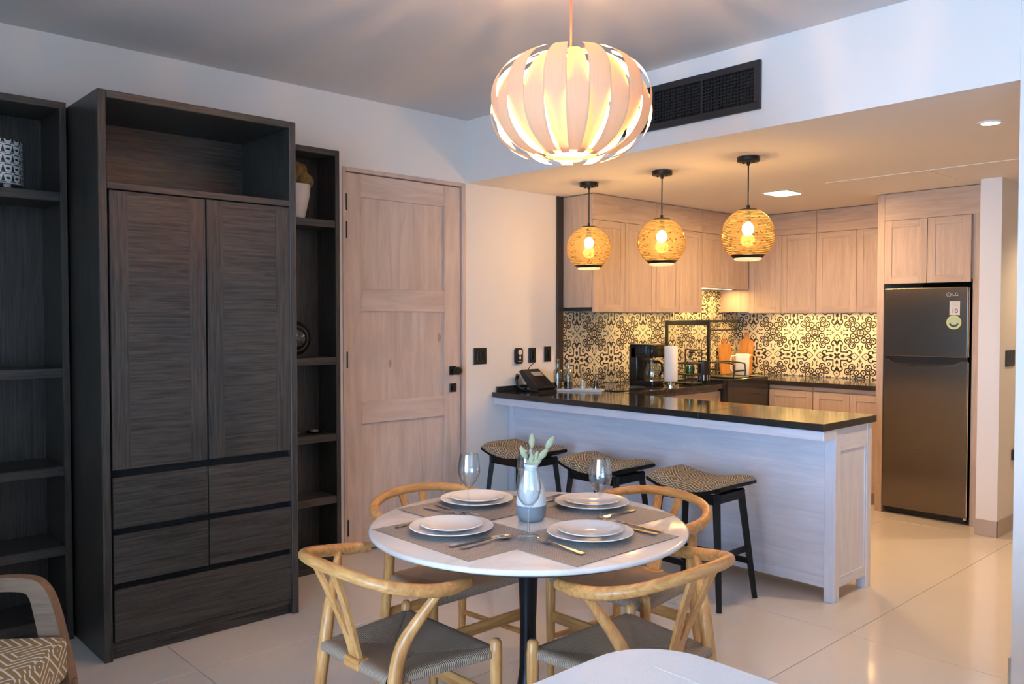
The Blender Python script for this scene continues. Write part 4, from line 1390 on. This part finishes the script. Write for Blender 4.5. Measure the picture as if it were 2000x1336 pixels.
# ============================================================ lights of the kitchen
def globe(x, label):
    t = thing('globe_pendant', label, 'pendant lamp', (x, 4.40, ZK), 0, 'amber globe pendants over the peninsula')
    cz = -0.462
    cn = part(t, 'canopy', B().lathe([(0, -0.0005), (0.066, -0.0005), (0.066, -0.026), (0.060, -0.029), (0, -0.029)], n=32), M['black'], True)
    for s in (-1, 1):
        part(cn, 'screw', B().cyl((0.035 * s, 0.0, -0.029), (0.035 * s, 0.0, -0.036), 0.006, n=8), M['black'])
    part(t, 'rod', B().cyl((0, 0, -0.028), (0, 0, -0.310), 0.0042, n=8).cyl((0, 0, -0.028), (0, 0, -0.05), 0.010, n=12).cyl((0, 0, -0.285), (0, 0, -0.318), 0.010, n=12), M['black'], True)
    R = 0.157
    part(t, 'top_cap', B().lathe([(0, -0.308), (0.05, -0.309), (0.062, -0.317), (0.060, -0.321), (0, -0.319)], n=32), M['black'], True)
    prof = []
    for k in range(25):
        a = math.radians(66 - k * (66 + 53) / 24)
        prof.append((R * math.cos(a), cz + R * math.sin(a)))
    g = B().lathe(prof, n=48)
    g.xf(Matrix.Translation((0, 0, -cz)))
    go = link('glass_globe', g.mesh('glass_globe', True), M['globe'], t, (0, 0, cz))
    zb = cz + R * math.sin(math.radians(-53))
    rb = R * math.cos(math.radians(53))
    part(t, 'bottom_rim', B().lathe([(rb + 0.001, zb + 0.006), (rb + 0.004, zb + 0.004), (rb - 0.010, zb - 0.012), (rb - 0.014, zb - 0.012), (rb - 0.006, zb + 0.004)], n=48, close=True), M['black'], True)
    part(t, 'lens', B().lathe([(0, zb - 0.004), (rb - 0.0145, zb - 0.004), (rb - 0.0145, zb - 0.020), (rb - 0.03, zb - 0.026), (0, zb - 0.028)], n=40), M['frost'], True)
    part(t, 'socket', B().cyl((0, 0, -0.319), (0, 0, -0.385), 0.018, n=16), M['black'], True)
    part(t, 'bulb', B().sphere((0, 0, -0.425), 0.034, 12, 1.15), M['bulb'], True)
    lamp('bulb_glow', 'POINT', (0, 0, -0.425), GLOBE_W, WARM, 0.046, parent=t)


GLOBE_W = 2.6
globe(0.605, 'amber glass globe pendant nearest the left wall')
globe(1.239, 'amber glass globe pendant in the middle of the three')
globe(1.871, 'amber glass globe pendant nearest the fridge')

t = thing('ceiling_panel_light', 'square recessed light panel in the kitchen ceiling', 'ceiling light', (1.29, 5.84, ZK))
part(t, 'frame', B().box(-0.105, 0.105, -0.125, 0.125, -0.006, -0.0005, 0.001), M['whitep'])
part(t, 'diffuser', B().box(-0.09, 0.09, -0.11, 0.11, -0.009, -0.006), M['led'])
lamp('panel_glow', 'AREA', (0, 0, -0.012), 8.0, WARM, 0.18, (0, 0, 0), 0.22, t)
def downlight(x, y, label, pw, sp, zc=ZK):
    t = thing('recessed_downlight', label, 'ceiling light', (x, y, zc))
    part(t, 'trim_ring', B().lathe([(0.040, -0.0005), (0.058, -0.0005), (0.056, -0.006), (0.042, -0.007)], n=32, close=True), M['whitep'], True)
    part(t, 'lens', B().cyl((0, 0, -0.0005), (0, 0, -0.0045), 0.040, n=28), M['led'])
    lamp('downlight_glow', 'SPOT', (0, 0, -0.02), pw, (1.0, 0.70, 0.40), 0.04, (0, 0, 0), parent=t, spot=sp)


downlight(3.147, 4.49, 'small round recessed downlight near the right wall', 19, 1.35)
downlight(3.30, 7.0, 'round downlight added out of view to brighten the hallway wall', 16, 2.4)  # unseen lamp added for the brightness of the hallway wall


# ------------------------------------------------------------ big veneer pendant
t = thing('veneer_pendant', 'large pumpkin shaped pendant of woven pale wood strips over the table', 'pendant lamp', (2.527, 2.160, ZC))
cz = 2.250 - ZC
part(t, 'canopy', B().lathe([(0, -0.0005), (0.05, -0.0005), (0.05, -0.02), (0.006, -0.03), (0, -0.03)], n=24), M['cord'], True)
part(t, 'cord', B().cyl((0, 0, -0.02), (0, 0, cz + 0.14), 0.0035, n=8), M['cord'], True)
NS = 24
RP = 0.282
def strip(k):
    even = k % 2 == 0
    b = B()
    amax = math.radians(67)

    def pt(u, v):
        a = -amax + 2 * amax * u
        rr = RP * (0.30 + 0.70 * math.cos(a) ** 1.0 if False else math.cos(a) ** 0.92)
        z = 0.180 * math.sin(a) / math.sin(amax)
        off = 0.026 * math.sin(a * 1.2) * (1 if even else -1)
        wd = 0.0375 * (math.cos(a) ** 1.05) + 0.001
        r = rr + off
        ph = (v - 0.5) * 2 * wd / max(rr, 0.05)
        bow = 1.0 / max(math.cos(ph) ** 0.5, 0.7)
        return (r * math.cos(ph) , r * math.sin(ph), z)
    b.grid(pt, 28, 6, lambda u, v: (v, u))
    return b.mesh('veneer_strip', True, 180, fix=False)


me_e, me_o = strip(0), strip(1)
for k in range(NS):
    link('veneer_strip', me_e if k % 2 == 0 else me_o, M['veneer'], t, (0, 0, cz), (0, 0, 2 * math.pi * (k + 0.18) / NS))
for z, r in ((0.168, 0.098), (-0.166, 0.098)):
    part(t, 'hoop', B().lathe([(r - 0.004, z + cz - 0.006), (r, z + cz - 0.006), (r, z + cz + 0.006), (r - 0.004, z + cz + 0.006)], n=48, close=True), M['veneer'], True)
part(t, 'diffuser', B().cyl((0, 0, cz - 0.150), (0, 0, cz - 0.154), 0.112, n=48), M['frost'], True)
part(t, 'spider', B().box(-0.098, 0.098, -0.004, 0.004, cz + 0.170, cz + 0.176).box(-0.004, 0.004, -0.098, 0.098, cz + 0.170, cz + 0.176), M['whitep'])
part(t, 'socket', B().cyl((0, 0, cz + 0.14), (0, 0, cz + 0.105), 0.020, n=16), M['whitep'], True)
part(t, 'bulb', B().sphere((0, 0, cz + 0.03), 0.065, 14, 1.1), M['bigbulb'], True)
lamp('pendant_glow', 'POINT', (0, 0, cz + 0.03), 135.0, WARM, 0.085, parent=t)

# ============================================================ bar stools
def stool_proto():
    t = thing('bar_stool', '', 'stool', (0, 0, 0), 0, 'bar stools at the peninsula')
    a, c = 0.243, 0.178
    def base(x): return 0.592 + 0.052 * abs(x / a) ** 2.0

    def bulge(u, v):
        su, sv = math.sin(math.pi / 2 * (2 * u - 1)), math.sin(math.pi / 2 * (2 * v - 1))
        return su, sv, max(0.0, (1 - abs(su) ** 7)) ** 0.6 * max(0.0, (1 - abs(sv) ** 7)) ** 0.6

    def top(u, v):
        su, sv, h = bulge(u, v)
        x, y = a * su * (1 - 0.03 * sv ** 4), c * sv * (1 - 0.05 * su ** 4)
        return (x, y, base(x) + 0.052 * h)

    def bot(u, v):
        su, sv, h = bulge(u, v)
        x, y = a * su * (1 - 0.03 * sv ** 4), c * sv * (1 - 0.05 * su ** 4)
        return (x, y, base(x) - 0.002)
    b = B()
    b.grid(top, 28, 22, lambda u, v: ((2 * u - 1) * 0.30 + 3, (2 * v - 1) * 0.235 + 3))
    b.grid(bot, 28, 22, lambda u, v: ((2 * u - 1) * 0.30 + 3, (2 * v - 1) * 0.235 + 3))
    part(t, 'cushion', b, M['stoolfab'], True, ang=70)

    def plt(off):
        def f(u, v):
            x, y = (a - 0.006) * (2 * u - 1), (c - 0.006) * (2 * v - 1)
            return (x, y, base(x) - off)
        return f
    b = B()
    b.grid(plt(0.003), 20, 2)
    b.grid(plt(0.020), 20, 2)
    for s in (0, 1):
        b.grid(lambda u, v: tuple(plt(0.003 + 0.017 * v)(u, s)), 20, 1)
        b.grid(lambda u, v: tuple(plt(0.003 + 0.017 * v)(s, u)), 2, 1)
    part(t, 'seat_shell', b, M['blackwood'], True, ang=35)
    fb = B().box(-0.19, 0.19, -0.135, -0.112, 0.535, 0.585).box(-0.19, 0.19, 0.112, 0.135, 0.535, 0.585)
    fb.box(-0.20, -0.175, -0.112, 0.112, 0.545, 0.590).box(0.175, 0.20, -0.112, 0.112, 0.545, 0.590)
    part(t, 'seat_frame', fb, M['blackwood'])
    for sx in (-1, 1):
        for sy in (-1, 1):
            part(t, 'leg', B().tube([(sx * 0.175, sy * 0.115, 0.590), (sx * 0.232, sy * 0.170, 0.0)], [0.025, 0.017], 4), M['blackwood'])
    for sy in (-1, 1):
        part(t, 'stretcher', B().box(-0.205, 0.205, sy * 0.146 - 0.009, sy * 0.146 + 0.009, 0.185, 0.215, 0.002), M['blackwood'])
    for sx in (-1, 1):
        part(t, 'stretcher', B().box(sx * 0.205 - 0.009, sx * 0.205 + 0.009, -0.140, 0.140, 0.255, 0.285, 0.002), M['blackwood'])
    return t


stool = stool_proto()
for k, (x, y, lab) in enumerate(((0.565, 3.80, 'black legged bar stool nearest the left wall'),
                                 (1.29, 3.795, 'black legged bar stool in the middle of the row'),
                                 (1.962, 3.795, 'black legged bar stool nearest the peninsula end'))):
    s = stool if k == 0 else copy_tree(stool)
    s.location = (x, y, 0)
    s['label'] = lab

# ============================================================ dining table
TX, TY, TZ = 2.43, 2.045, 0.770
t = thing('dining_table', 'round white marble dining table on a black tulip pedestal', 'table', (TX, TY, 0))
part(t, 'tabletop', B().lathe([(0, TZ - 0.022), (0.545, TZ - 0.022), (0.560, TZ - 0.016), (0.563, TZ - 0.008), (0.560, TZ - 0.002), (0.553, TZ), (0, TZ)], n=128), M['marble'], True, ang=50)
part(t, 'under_plate', B().lathe([(0, TZ - 0.042), (0.50, TZ - 0.040), (0.535, TZ - 0.0225), (0, TZ - 0.0225)], n=96), M['greybase'], True)
part(t, 'pedestal', B().lathe([(0, 0.0), (0.30, 0.0), (0.30, 0.008), (0.26, 0.016), (0.16, 0.030), (0.08, 0.07), (0.045, 0.14), (0.031, 0.25), (0.029, 0.42), (0.034, 0.56), (0.045, 0.67), (0.075, 0.722), (0.14, 0.729), (0, 0.729)], n=48), M['tubetop'], True)

# ------------------------------------------------------------ wishbone chairs
def chair_proto():
    t = thing('wishbone_chair', '', 'chair', (0, 0, 0), 0, 'wishbone chairs around the dining table')
    half = [(0.268, 0.095, 0.700), (0.288, 0.01, 0.705), (0.283, -0.08, 0.716), (0.235, -0.17, 0.736), (0.140, -0.225, 0.755), (0.0, -0.245, 0.762)]
    pts = crom(half + [(-x, y, z) for x, y, z in half[-2::-1]], 7)
    rr = lerp_list([0.0175, 0.021, 0.0205, 0.019, 0.0185, 0.019, 0.0185, 0.019, 0.0205, 0.021, 0.0175], len(pts))
    part(t, 'bow_rail', B().tube(pts, rr, 14), M['ash_x'], True, ang=60)
    for s in (-1, 1):
        part(t, 'leg', B().tube([(s * 0.243, 0.232, 0.0), (s * 0.243, 0.232, 0.20), (s * 0.243, 0.232, 0.440), (s * 0.243, 0.232, 0.476), (s * 0.243, 0.232, 0.484)], [0.0145, 0.018, 0.020, 0.018, 0.011], 14), M['ash_z'], True, ang=60)
        lp = crom([(s * 0.225, -0.172, 0.0), (s * 0.210, -0.148, 0.22), (s * 0.198, -0.127, 0.43), (s * 0.208, -0.104, 0.540), (s * 0.244, -0.060, 0.630), (s * 0.281, -0.022, 0.703)], 6)
        part(t, 'leg', B().tube(lp, lerp_list([0.0145, 0.018, 0.0215, 0.021, 0.017, 0.0125], len(lp)), 14), M['ash_z'], True, ang=60)
        part(t, 'side_rail', B().cyl((s * 0.226, 0.215, 0.433), (s * 0.184, -0.118, 0.433), 0.010, n=10), M['ash_y'], True)
        part(t, 'stretcher', B().cyl((s * 0.243, 0.226, 0.195), (s * 0.211, -0.148, 0.195), 0.0115, n=10), M['ash_y'], True)
    part(t, 'stretcher', B().box(-0.238, 0.238, 0.226, 0.238, 0.262, 0.308, 0.003), M['ash_x'])
    part(t, 'stretcher', B().box(-0.197, 0.197, -0.150, -0.138, 0.262, 0.308, 0.003), M['ash_x'])
    part(t, 'rear_rail', B().box(-0.042, 0.042, -0.1525, -0.108, 0.422, 0.4565, 0.006, 2), M['ash_x'])

    # Y shaped back splat in one piece
    def yy(z): return -0.130 - 0.114 * ((z - 0.44) / 0.32) ** 1.25
    b = B()
    for s in (-1, 1):
        def strip_(u, v, s=s):
            z = 0.440 + 0.318 * u
            k = max(0.0, (u - 0.22) / 0.78)
            inner = 0.0 if u < 0.30 else 0.036 * ((u - 0.30) / 0.70) ** 1.0 + 0.005
            outer = 0.030 + 0.004 * math.sin(u * 3.1) + 0.040 * k ** 1.15
            x = s * (inner + (outer - inner) * v)
            return x, z
        for d in (0.006, -0.006):
            b.grid(lambda u, v, d=d: (strip_(u, v)[0], yy(strip_(u, v)[1]) + d, strip_(u, v)[1]), 26, 2)
        for v in (0, 1):
            b.grid(lambda u, w, v=v: (strip_(u, v)[0], yy(strip_(u, v)[1]) + 0.006 - 0.012 * w, strip_(u, v)[1]), 26, 1)
    part(t, 'splat', b, M['ash_z'], True, ang=40)

    # paper cord seat: four wrapped fields that meet on the diagonals
    F = [(-0.236, 0.236), (0.236, 0.236), (0.186, -0.135), (-0.186, -0.135)]
    cen = (0.0, 0.05)
    b = B()
    uvl = b.bm.loops.layers.uv.verify()
    fields = ((F[0], F[1], 0), (F[1], F[2], 1), (F[2], F[3], 0), (F[3], F[0], 1))
    mid = [(-0.055, 0.05), (0.055, 0.05)]
    for (p, q, ax) in fields:
        if ax == 0:
            e0 = mid[0] if p[0] < 0 else mid[1]
            e1 = mid[1] if q[0] > 0 else mid[0]
        else:
            e0 = e1 = mid[1] if p[0] > 0 else mid[0]
        prof = [(0.0, 0.420), (-0.010, 0.424), (-0.014, 0.436), (-0.010, 0.449), (0.02, 0.4545), (0.12, 0.4535), (0.30, 0.448), (0.60, 0.440), (1.0, 0.434)]
        n = 26
        nx, ny = (p[1] - q[1]), (q[0] - p[0])
        L = math.hypot(nx, ny)
        nx, ny = nx / L, ny / L
        if nx * ((p[0] + q[0]) / 2 - cen[0]) + ny * ((p[1] + q[1]) / 2 - cen[1]) < 0:
            nx, ny = -nx, -ny
        rows = []
        for (k, z) in prof:
            row = []
            for i in range(n + 1):
                u = i / n
                ex, ey = p[0] + (q[0] - p[0]) * u, p[1] + (q[1] - p[1]) * u
                ix, iy = e0[0] + (e1[0] - e0[0]) * u, e0[1] + (e1[1] - e0[1]) * u
                if k <= 0:
                    x, y = ex + nx * (-k), ey + ny * (-k)
                else:
                    x, y = ex + (ix - ex) * k, ey + (iy - ey) * k
                # seam between fields sits a little lower
                row.append((b.bm.verts.new((x, y, z - (0.002 if i in (0, n) and k > 0.02 else 0))), (x if ax == 0 else y, k + z)))
            rows.append(row)
        for A, Cc in zip(rows, rows[1:]):
            for i in range(n):
                q4 = (A[i], A[i + 1], Cc[i + 1], Cc[i])
                try:
                    f = b.bm.faces.new([v[0] for v in q4])
                except ValueError:
                    continue
                for lp_, v in zip(f.loops, q4):
                    lp_[uvl].uv = v[1]
    bot = [b.bm.verts.new((x, y, 0.420)) for x, y in F]
    b.bm.faces.new(bot)
    part(t, 'cord_seat', b, M['papercord'], True, ang=60)
    return t


chair = chair_proto()
for k, (x, y, r, lab) in enumerate(((2.36, 1.505, 0, 'wishbone chair at the front left of the table, nearest the wardrobe'),
                                    (2.92, 2.06, 90, 'wishbone chair at the front right of the table, behind the white sofa'),
                                    (1.86, 2.12, -90, 'wishbone chair at the back left of the table, by the wooden door'),
                                    (2.43, 2.64, 180, 'wishbone chair at the back right of the table, beside the bar stools'))):
    c = chair if k == 0 else copy_tree(chair)
    c.location = (x, y, 0)
    c.rotation_euler = (0, 0, math.radians(r))
    c['label'] = lab

# ------------------------------------------------------------ place settings
plate_me = B().lathe([(0, 0.0), (0.085, 0.0), (0.090, 0.003), (0.108, 0.010), (0.142, 0.0165), (0.145, 0.0185), (0.143, 0.0205), (0.108, 0.0140), (0.090, 0.0075), (0, 0.0065)], n=64).mesh('dinner_plate', True)
side_me = B().lathe([(0, 0.0), (0.062, 0.0), (0.067, 0.003), (0.080, 0.009), (0.105, 0.014), (0.108, 0.016), (0.106, 0.018), (0.080, 0.0125), (0.066, 0.0070), (0, 0.0060)], n=64).mesh('side_plate', True)
glass_prof = [(0, 0.0005), (0.036, 0.0005), (0.037, 0.0015), (0.020, 0.0045), (0.006, 0.010), (0.0040, 0.020), (0.0036, 0.085), (0.0055, 0.098), (0.018, 0.108), (0.033, 0.128), (0.0405, 0.152), (0.0410, 0.168), (0.0375, 0.200), (0.0335, 0.226), (0.0325, 0.226), (0.0365, 0.200), (0.0400, 0.168), (0.0395, 0.153), (0.032, 0.130), (0.016, 0.1105), (0, 0.104)]
glass_me = B().lathe(glass_prof, n=40).mesh('bowl_and_stem', True, 60)


def flat_bar(b, stations, thick):
    """stations: (y, half width, z)"""
    rows = []
    for (y, w, z) in stations:
        rows.append([b.bm.verts.new(p) for p in ((-w, y, z), (w, y, z), (w, y, z + thick), (-w, y, z + thick))])
    for A, C in zip(rows, rows[1:]):
        for j in range(4):
            b.bm.faces.new((A[j], A[(j + 1) % 4], C[(j + 1) % 4], C[j]))
    b.bm.faces.new(rows[0])
    b.bm.faces.new(rows[-1])
    return b


HND = [(-0.105, 0.0085, 0.001), (-0.095, 0.0100, 0.001), (-0.05, 0.0070, 0.002), (0.0, 0.0045, 0.005), (0.03, 0.0035, 0.007)]
fk_h = flat_bar(B(), HND + [(0.045, 0.006, 0.006), (0.055, 0.012, 0.004), (0.066, 0.0125, 0.003)], 0.0022).mesh('handle')
fk_t = []
tn = B()
for k in range(4):
    x = -0.0105 + 0.007 * k
    b0 = flat_bar(B(), [(0.064, 0.0020, 0.003), (0.085, 0.0018, 0.002), (0.102, 0.0012, 0.005)], 0.002)
    b0.xf(Matrix.Translation((x, 0, 0)))
    fk_t.append(b0.mesh('tine'))
sp_h = flat_bar(B(), HND + [(0.050, 0.0045, 0.006)], 0.0022).mesh('handle')
sp_b = B()
sp_b.grid(lambda u, v: (0.0205 * (1 - (2 * u - 1) ** 2) ** 0.5 * (2 * v - 1) * (1.0 - 0.12 * (u - 0.5)), 0.045 + 0.062 * u,
                        0.0085 - 0.0075 * (1 - (2 * u - 1) ** 2) * (1 - (2 * v - 1) ** 2)), 16, 10)
sp_b.grid(lambda u, v: (0.0205 * (1 - (2 * u - 1) ** 2) ** 0.5 * (2 * v - 1) * (1.0 - 0.12 * (u - 0.5)), 0.045 + 0.062 * u,
                        0.0070 - 0.0065 * (1 - (2 * u - 1) ** 2) * (1 - (2 * v - 1) ** 2)), 16, 10)
sp_b = sp_b.mesh('spoon_bowl', True, 80)
kn_h = flat_bar(B(), [(-0.115, 0.0075, 0.001), (-0.105, 0.0095, 0.001), (-0.02, 0.0075, 0.001), (-0.005, 0.0065, 0.0015)], 0.004).mesh('handle')
kn_b = flat_bar(B(), [(-0.006, 0.0065, 0.002), (0.01, 0.0095, 0.0018), (0.08, 0.0100, 0.0018), (0.105, 0.006, 0.0018), (0.115, 0.001, 0.0018)], 0.0016).mesh('blade')
for m_ in (fk_h, sp_h, kn_h, kn_b):
    for p_ in m_.polygons:
        p_.use_smooth = True
    m_.set_sharp_from_angle(angle=math.radians(50))


def setting(cx, cy, ang, where, zz, glass, wob, mw, px, py):
    """a place laid for one; ang turns the diner's forward direction (+y) into the world"""
    Rz = Matrix.Rotation(math.radians(ang), 3, 'Z')

    def W(x, y, z):
        v = Rz @ Vector((x, y, 0))
        return (cx + v.x, cy + v.y, z)
    r = math.radians(ang)
    t = solo('placemat', B().box(-mw / 2, mw / 2, -0.187, 0.187, 0.0, 0.0010), M['mat'], 'grey woven placemat ' + where, 'placemat', 'placemats on the dining table', loc=W(0, 0, zz), rz=r)
    z1 = zz + 0.0032
    p = tag(link('dinner_plate', plate_me, M['white'], None, W(px, py, z1), (0, 0, r)), 'large white dinner plate ' + where, 'plate', 'dinner plates')
    p = tag(link('side_plate', side_me, M['white'], None, W(px, py, z1 + 0.0105), (0, 0, r)), 'smaller white plate stacked on the dinner plate ' + where, 'plate', 'side plates')
    f = thing('fork', 'steel fork ' + where, 'fork', W(px - 0.172, -0.015 + wob[1], z1), r + math.radians(wob[0]), 'forks')
    link('handle', fk_h, M['steel'], f)
    for m_ in fk_t:
        link('tine', m_, M['steel'], f)
    k = thing('knife', 'steel table knife ' + where, 'knife', W(px + 0.166, -0.02, z1), r + math.radians(wob[2]), 'knives')
    link('handle', kn_h, M['steel'], k)
    link('blade', kn_b, M['steel'], k)
    s = thing('spoon', 'steel spoon ' + where, 'spoon', W(px + 0.203, -0.015, z1), r + math.radians(wob[3]), 'spoons')
    link('handle', sp_h, M['steel'], s)
    link('spoon_bowl', sp_b, M['steel'], s)
    g = thing('wine_glass', 'empty clear wine glass ' + where, 'wine glass', (glass[0], glass[1], zz + 0.0034), 0, 'wine glasses')
    link('bowl_and_stem', glass_me, M['glass'], g)


setting(2.390, 1.772, 0, 'at the front left place, nearest the wardrobe', TZ + 0.0004, (2.576, 1.906), (6, 0.0, -4, -2), 0.52, -0.055, 0.0)
setting(2.722, 2.033, 90, 'at the front right place, nearest the sofa', TZ + 0.0018, (2.599, 2.241), (-4, 0.0, 3, 10), 0.50, 0.03, 0.012)
setting(2.125, 2.075, -90, 'at the back left place, nearest the door', TZ + 0.0018, (2.202, 1.961), (3, 0.0, -8, 7), 0.50, -0.045, -0.065)
setting(2.465, 2.345, 180, 'at the back right place, nearest the stools', TZ + 0.0004, (2.262, 2.205), (2, 0.0, 2, 6), 0.50, 0.06, -0.068)

# vase with bunny tails
t = thing('table_vase', 'two tone white and grey bottle vase in the middle of the table', 'vase', (2.405, 2.085, TZ + 0.0005))
part(t, 'grey_base', B().lathe([(0, 0), (0.038, 0), (0.046, 0.006), (0.053, 0.022), (0.0545, 0.045), (0.0545, 0.058), (0, 0.058)], n=24), M['vasegrey'], True, ang=30)
part(t, 'white_body', B().lathe([(0, 0.0585), (0.0545, 0.0585), (0.0535, 0.085), (0.045, 0.125), (0.031, 0.158), (0.0235, 0.175), (0.0235, 0.195), (0.027, 0.205), (0.0235, 0.205), (0.019, 0.192), (0.019, 0.17), (0, 0.10)], n=24), M['vasewhite'], True)
random.seed(11)
heads = [(-0.006, 0.010, 0.315, 0.0), (0.055, 0.062, 0.305, 0.0), (-0.035, -0.022, 0.270, 0), (0.008, -0.004, 0.245, 0), (0.045, 0.04, 0.262, 0), (-0.028, 0.0, 0.215, 0), (0.035, 0.018, 0.222, 0), (0.015, 0.02, 0.25, 0)]
for k, (hx, hy, hz, _) in enumerate(heads):
    g = thing('bunny_tail_stem', ('tallest pale green bunny tail grass in the vase', 'pale green bunny tail leaning right in the vase', 'pale green bunny tail leaning left in the vase', 'small bunny tail at the front of the bunch', 'bunny tail in the right middle of the bunch', 'lowest left bunny tail at the vase neck', 'lowest right bunny tail at the vase neck', 'bunny tail hidden in the middle of the bunch')[k], 'dried grass', (2.405, 2.085, TZ + 0.12), 0, 'bunny tails in the vase')
    top = Vector((hx, hy, hz - 0.12))
    nk = Vector((hx * 0.22, hy * 0.22, 0.085))
    ln_ = max(0.055, 0.0)
    dr_ = (top - nk).normalized()
    bs = top - dr_ * 0.056
    part(g, 'stem', B().tube(crom([(hx * 0.05, hy * 0.05, 0.0), tuple(nk), tuple(bs + dr_ * 0.01)], 5), 0.0013, 6), M['stem'], True)
    prof = [0.0015, 0.0075, 0.0110, 0.0118, 0.0105, 0.0075, 0.0015]
    hb = B().tube([bs + dr_ * 0.056 * i / 6 for i in range(7)], prof, 12)
    part(g, 'flower_head', hb, M['grass'], True, ang=80)

# ============================================================ seating at the frame edge
t = thing('white_sofa', 'white upholstered sofa corner at the bottom of the frame', 'sofa', (4.3, 1.05, 0))
def soft(x0, x1, y0, y1, z0, z1, r, bev):
    b = B().prism(rrect(x0, x1, y0, y1, r, 10), 'z', z0, z1)
    es = [e for e in b.bm.edges if all(abs(v.co.z - z1) < 1e-5 for v in e.verts)]
    bmesh.ops.bevel(b.bm, geom=es, offset=bev, segments=6, affect='EDGES', profile=0.5)
    return b


ro = 0.17
U = arc(5.30 - ro, 1.556 - ro, ro, 0, 90, 10) + arc(3.338 + ro, 1.556 - ro, ro, 90, 180, 10) + arc(3.338 + 0.08, 0.55 + 0.08, 0.08, 180, 270, 5) + [(3.60, 0.55), (3.60, 1.22), (5.05, 1.22), (5.05, 0.55)] + arc(5.30 - 0.08, 0.55 + 0.08, 0.08, 270, 360, 5)
bu = B().prism(U, 'z', 0.06, 0.746)
es = [e for e in bu.bm.edges if all(abs(v.co.z - 0.746) < 1e-5 for v in e.verts)]
bmesh.ops.bevel(bu.bm, geom=es, offset=0.045, segments=6, affect='EDGES', profile=0.5)
part(t, 'backrest_and_arms', bu, M['linen'], True, world=True)
part(t, 'seat_base', B().box(3.60, 5.05, 0.56, 1.22, 0.06, 0.26, 0.01), M['linen'], world=True)
for a, c in ((3.605, 4.32), (4.33, 5.045)):
    part(t, 'seat_cushion', B().box(a, c, 0.555, 1.20, 0.262, 0.44, 0.04, 3), M['linen'], True, world=True)
part(t, 'seam', B().tube([(3.46, 1.435, 0.7446), (4.3, 1.435, 0.7446), (5.18, 1.435, 0.7446)], 0.0022, 6), M['linen'], True, world=True)
for (x, y) in ((3.45, 0.62), (5.2, 0.62), (3.5, 1.45), (5.15, 1.45)):
    part(t, 'foot', B().cyl((x, y, 0), (x, y, 0.062), 0.02, 0.025, 12), M['blackwood'], True, world=True)


def cubeuv(b, s=1.0):
    uvl = b.bm.loops.layers.uv.verify()
    b.bm.normal_update()
    for f in b.bm.faces:
        n = f.normal
        ax = max(range(3), key=lambda i: abs(n[i]))
        for lp_ in f.loops:
            c = lp_.vert.co
            lp_[uvl].uv = ((c.y, c.z) if ax == 0 else (c.x, c.z) if ax == 1 else (c.x, c.y))
            lp_[uvl].uv = (lp_[uvl].uv[0] + 3, lp_[uvl].uv[1] + 3)
    return b


t = thing('lounge_chair', 'walnut lounge chair with ochre fret patterned cushion at the lower left corner', 'armchair', (1.55, 0.295, 0), math.radians(-36.87))
for s in (-1, 1):
    ap = crom([(s * 0.31, -0.34, 0.592), (s * 0.31, -0.10, 0.614), (s * 0.31, 0.12, 0.622), (s * 0.31, 0.235, 0.621), (s * 0.31, 0.283, 0.596), (s * 0.31, 0.312, 0.510), (s * 0.31, 0.352, 0.30), (s * 0.31, 0.370, 0.14), (s * 0.31, 0.376, 0.0)], 6)
    part(t, 'arm', B().tube(ap, lerp_list([0.030, 0.031, 0.032, 0.034, 0.040, 0.046, 0.050, 0.046, 0.038], len(ap)), 4, squash=(1.0, 0.85), ph=math.pi / 4), M['arm'], True, ang=30)
    part(t, 'rear_leg', B().tube([(s * 0.31, -0.34, 0.60), (s * 0.31, -0.33, 0.40), (s * 0.31, -0.42, 0.0)], [0.032, 0.038, 0.028], 4), M['arm'], True, ang=30)
    part(t, 'side_rail', B().box(s * 0.29, s * 0.32, -0.33, 0.40, 0.235, 0.295, 0.004), M['arm'])
    part(t, 'back_post', B().tube([(s * 0.26, -0.30, 0.30), (s * 0.26, -0.44, 0.78)], [0.022, 0.018], 4), M['arm'], True, ang=30)
part(t, 'front_rail', B().box(-0.29, 0.29, 0.355, 0.385, 0.235, 0.295, 0.004), M['arm'])
part(t, 'seat_deck', B().box(-0.285, 0.285, -0.30, 0.36, 0.295, 0.312), M['blackwood'])
part(t, 'seat_cushion', cubeuv(B().box(-0.275, 0.275, -0.30, 0.392, 0.313, 0.458, 0.028, 4)), M['chairfab'], True)
bc = B().box(-0.272, 0.272, -0.065, 0.065, 0.0, 0.46, 0.035, 4)
cubeuv(bc)
bc.xf(Matrix.Translation((0, -0.285, 0.455)) @ Matrix.Rotation(math.radians(16), 4, 'X'))
part(t, 'back_cushion', bc, M['chairfab'], True)
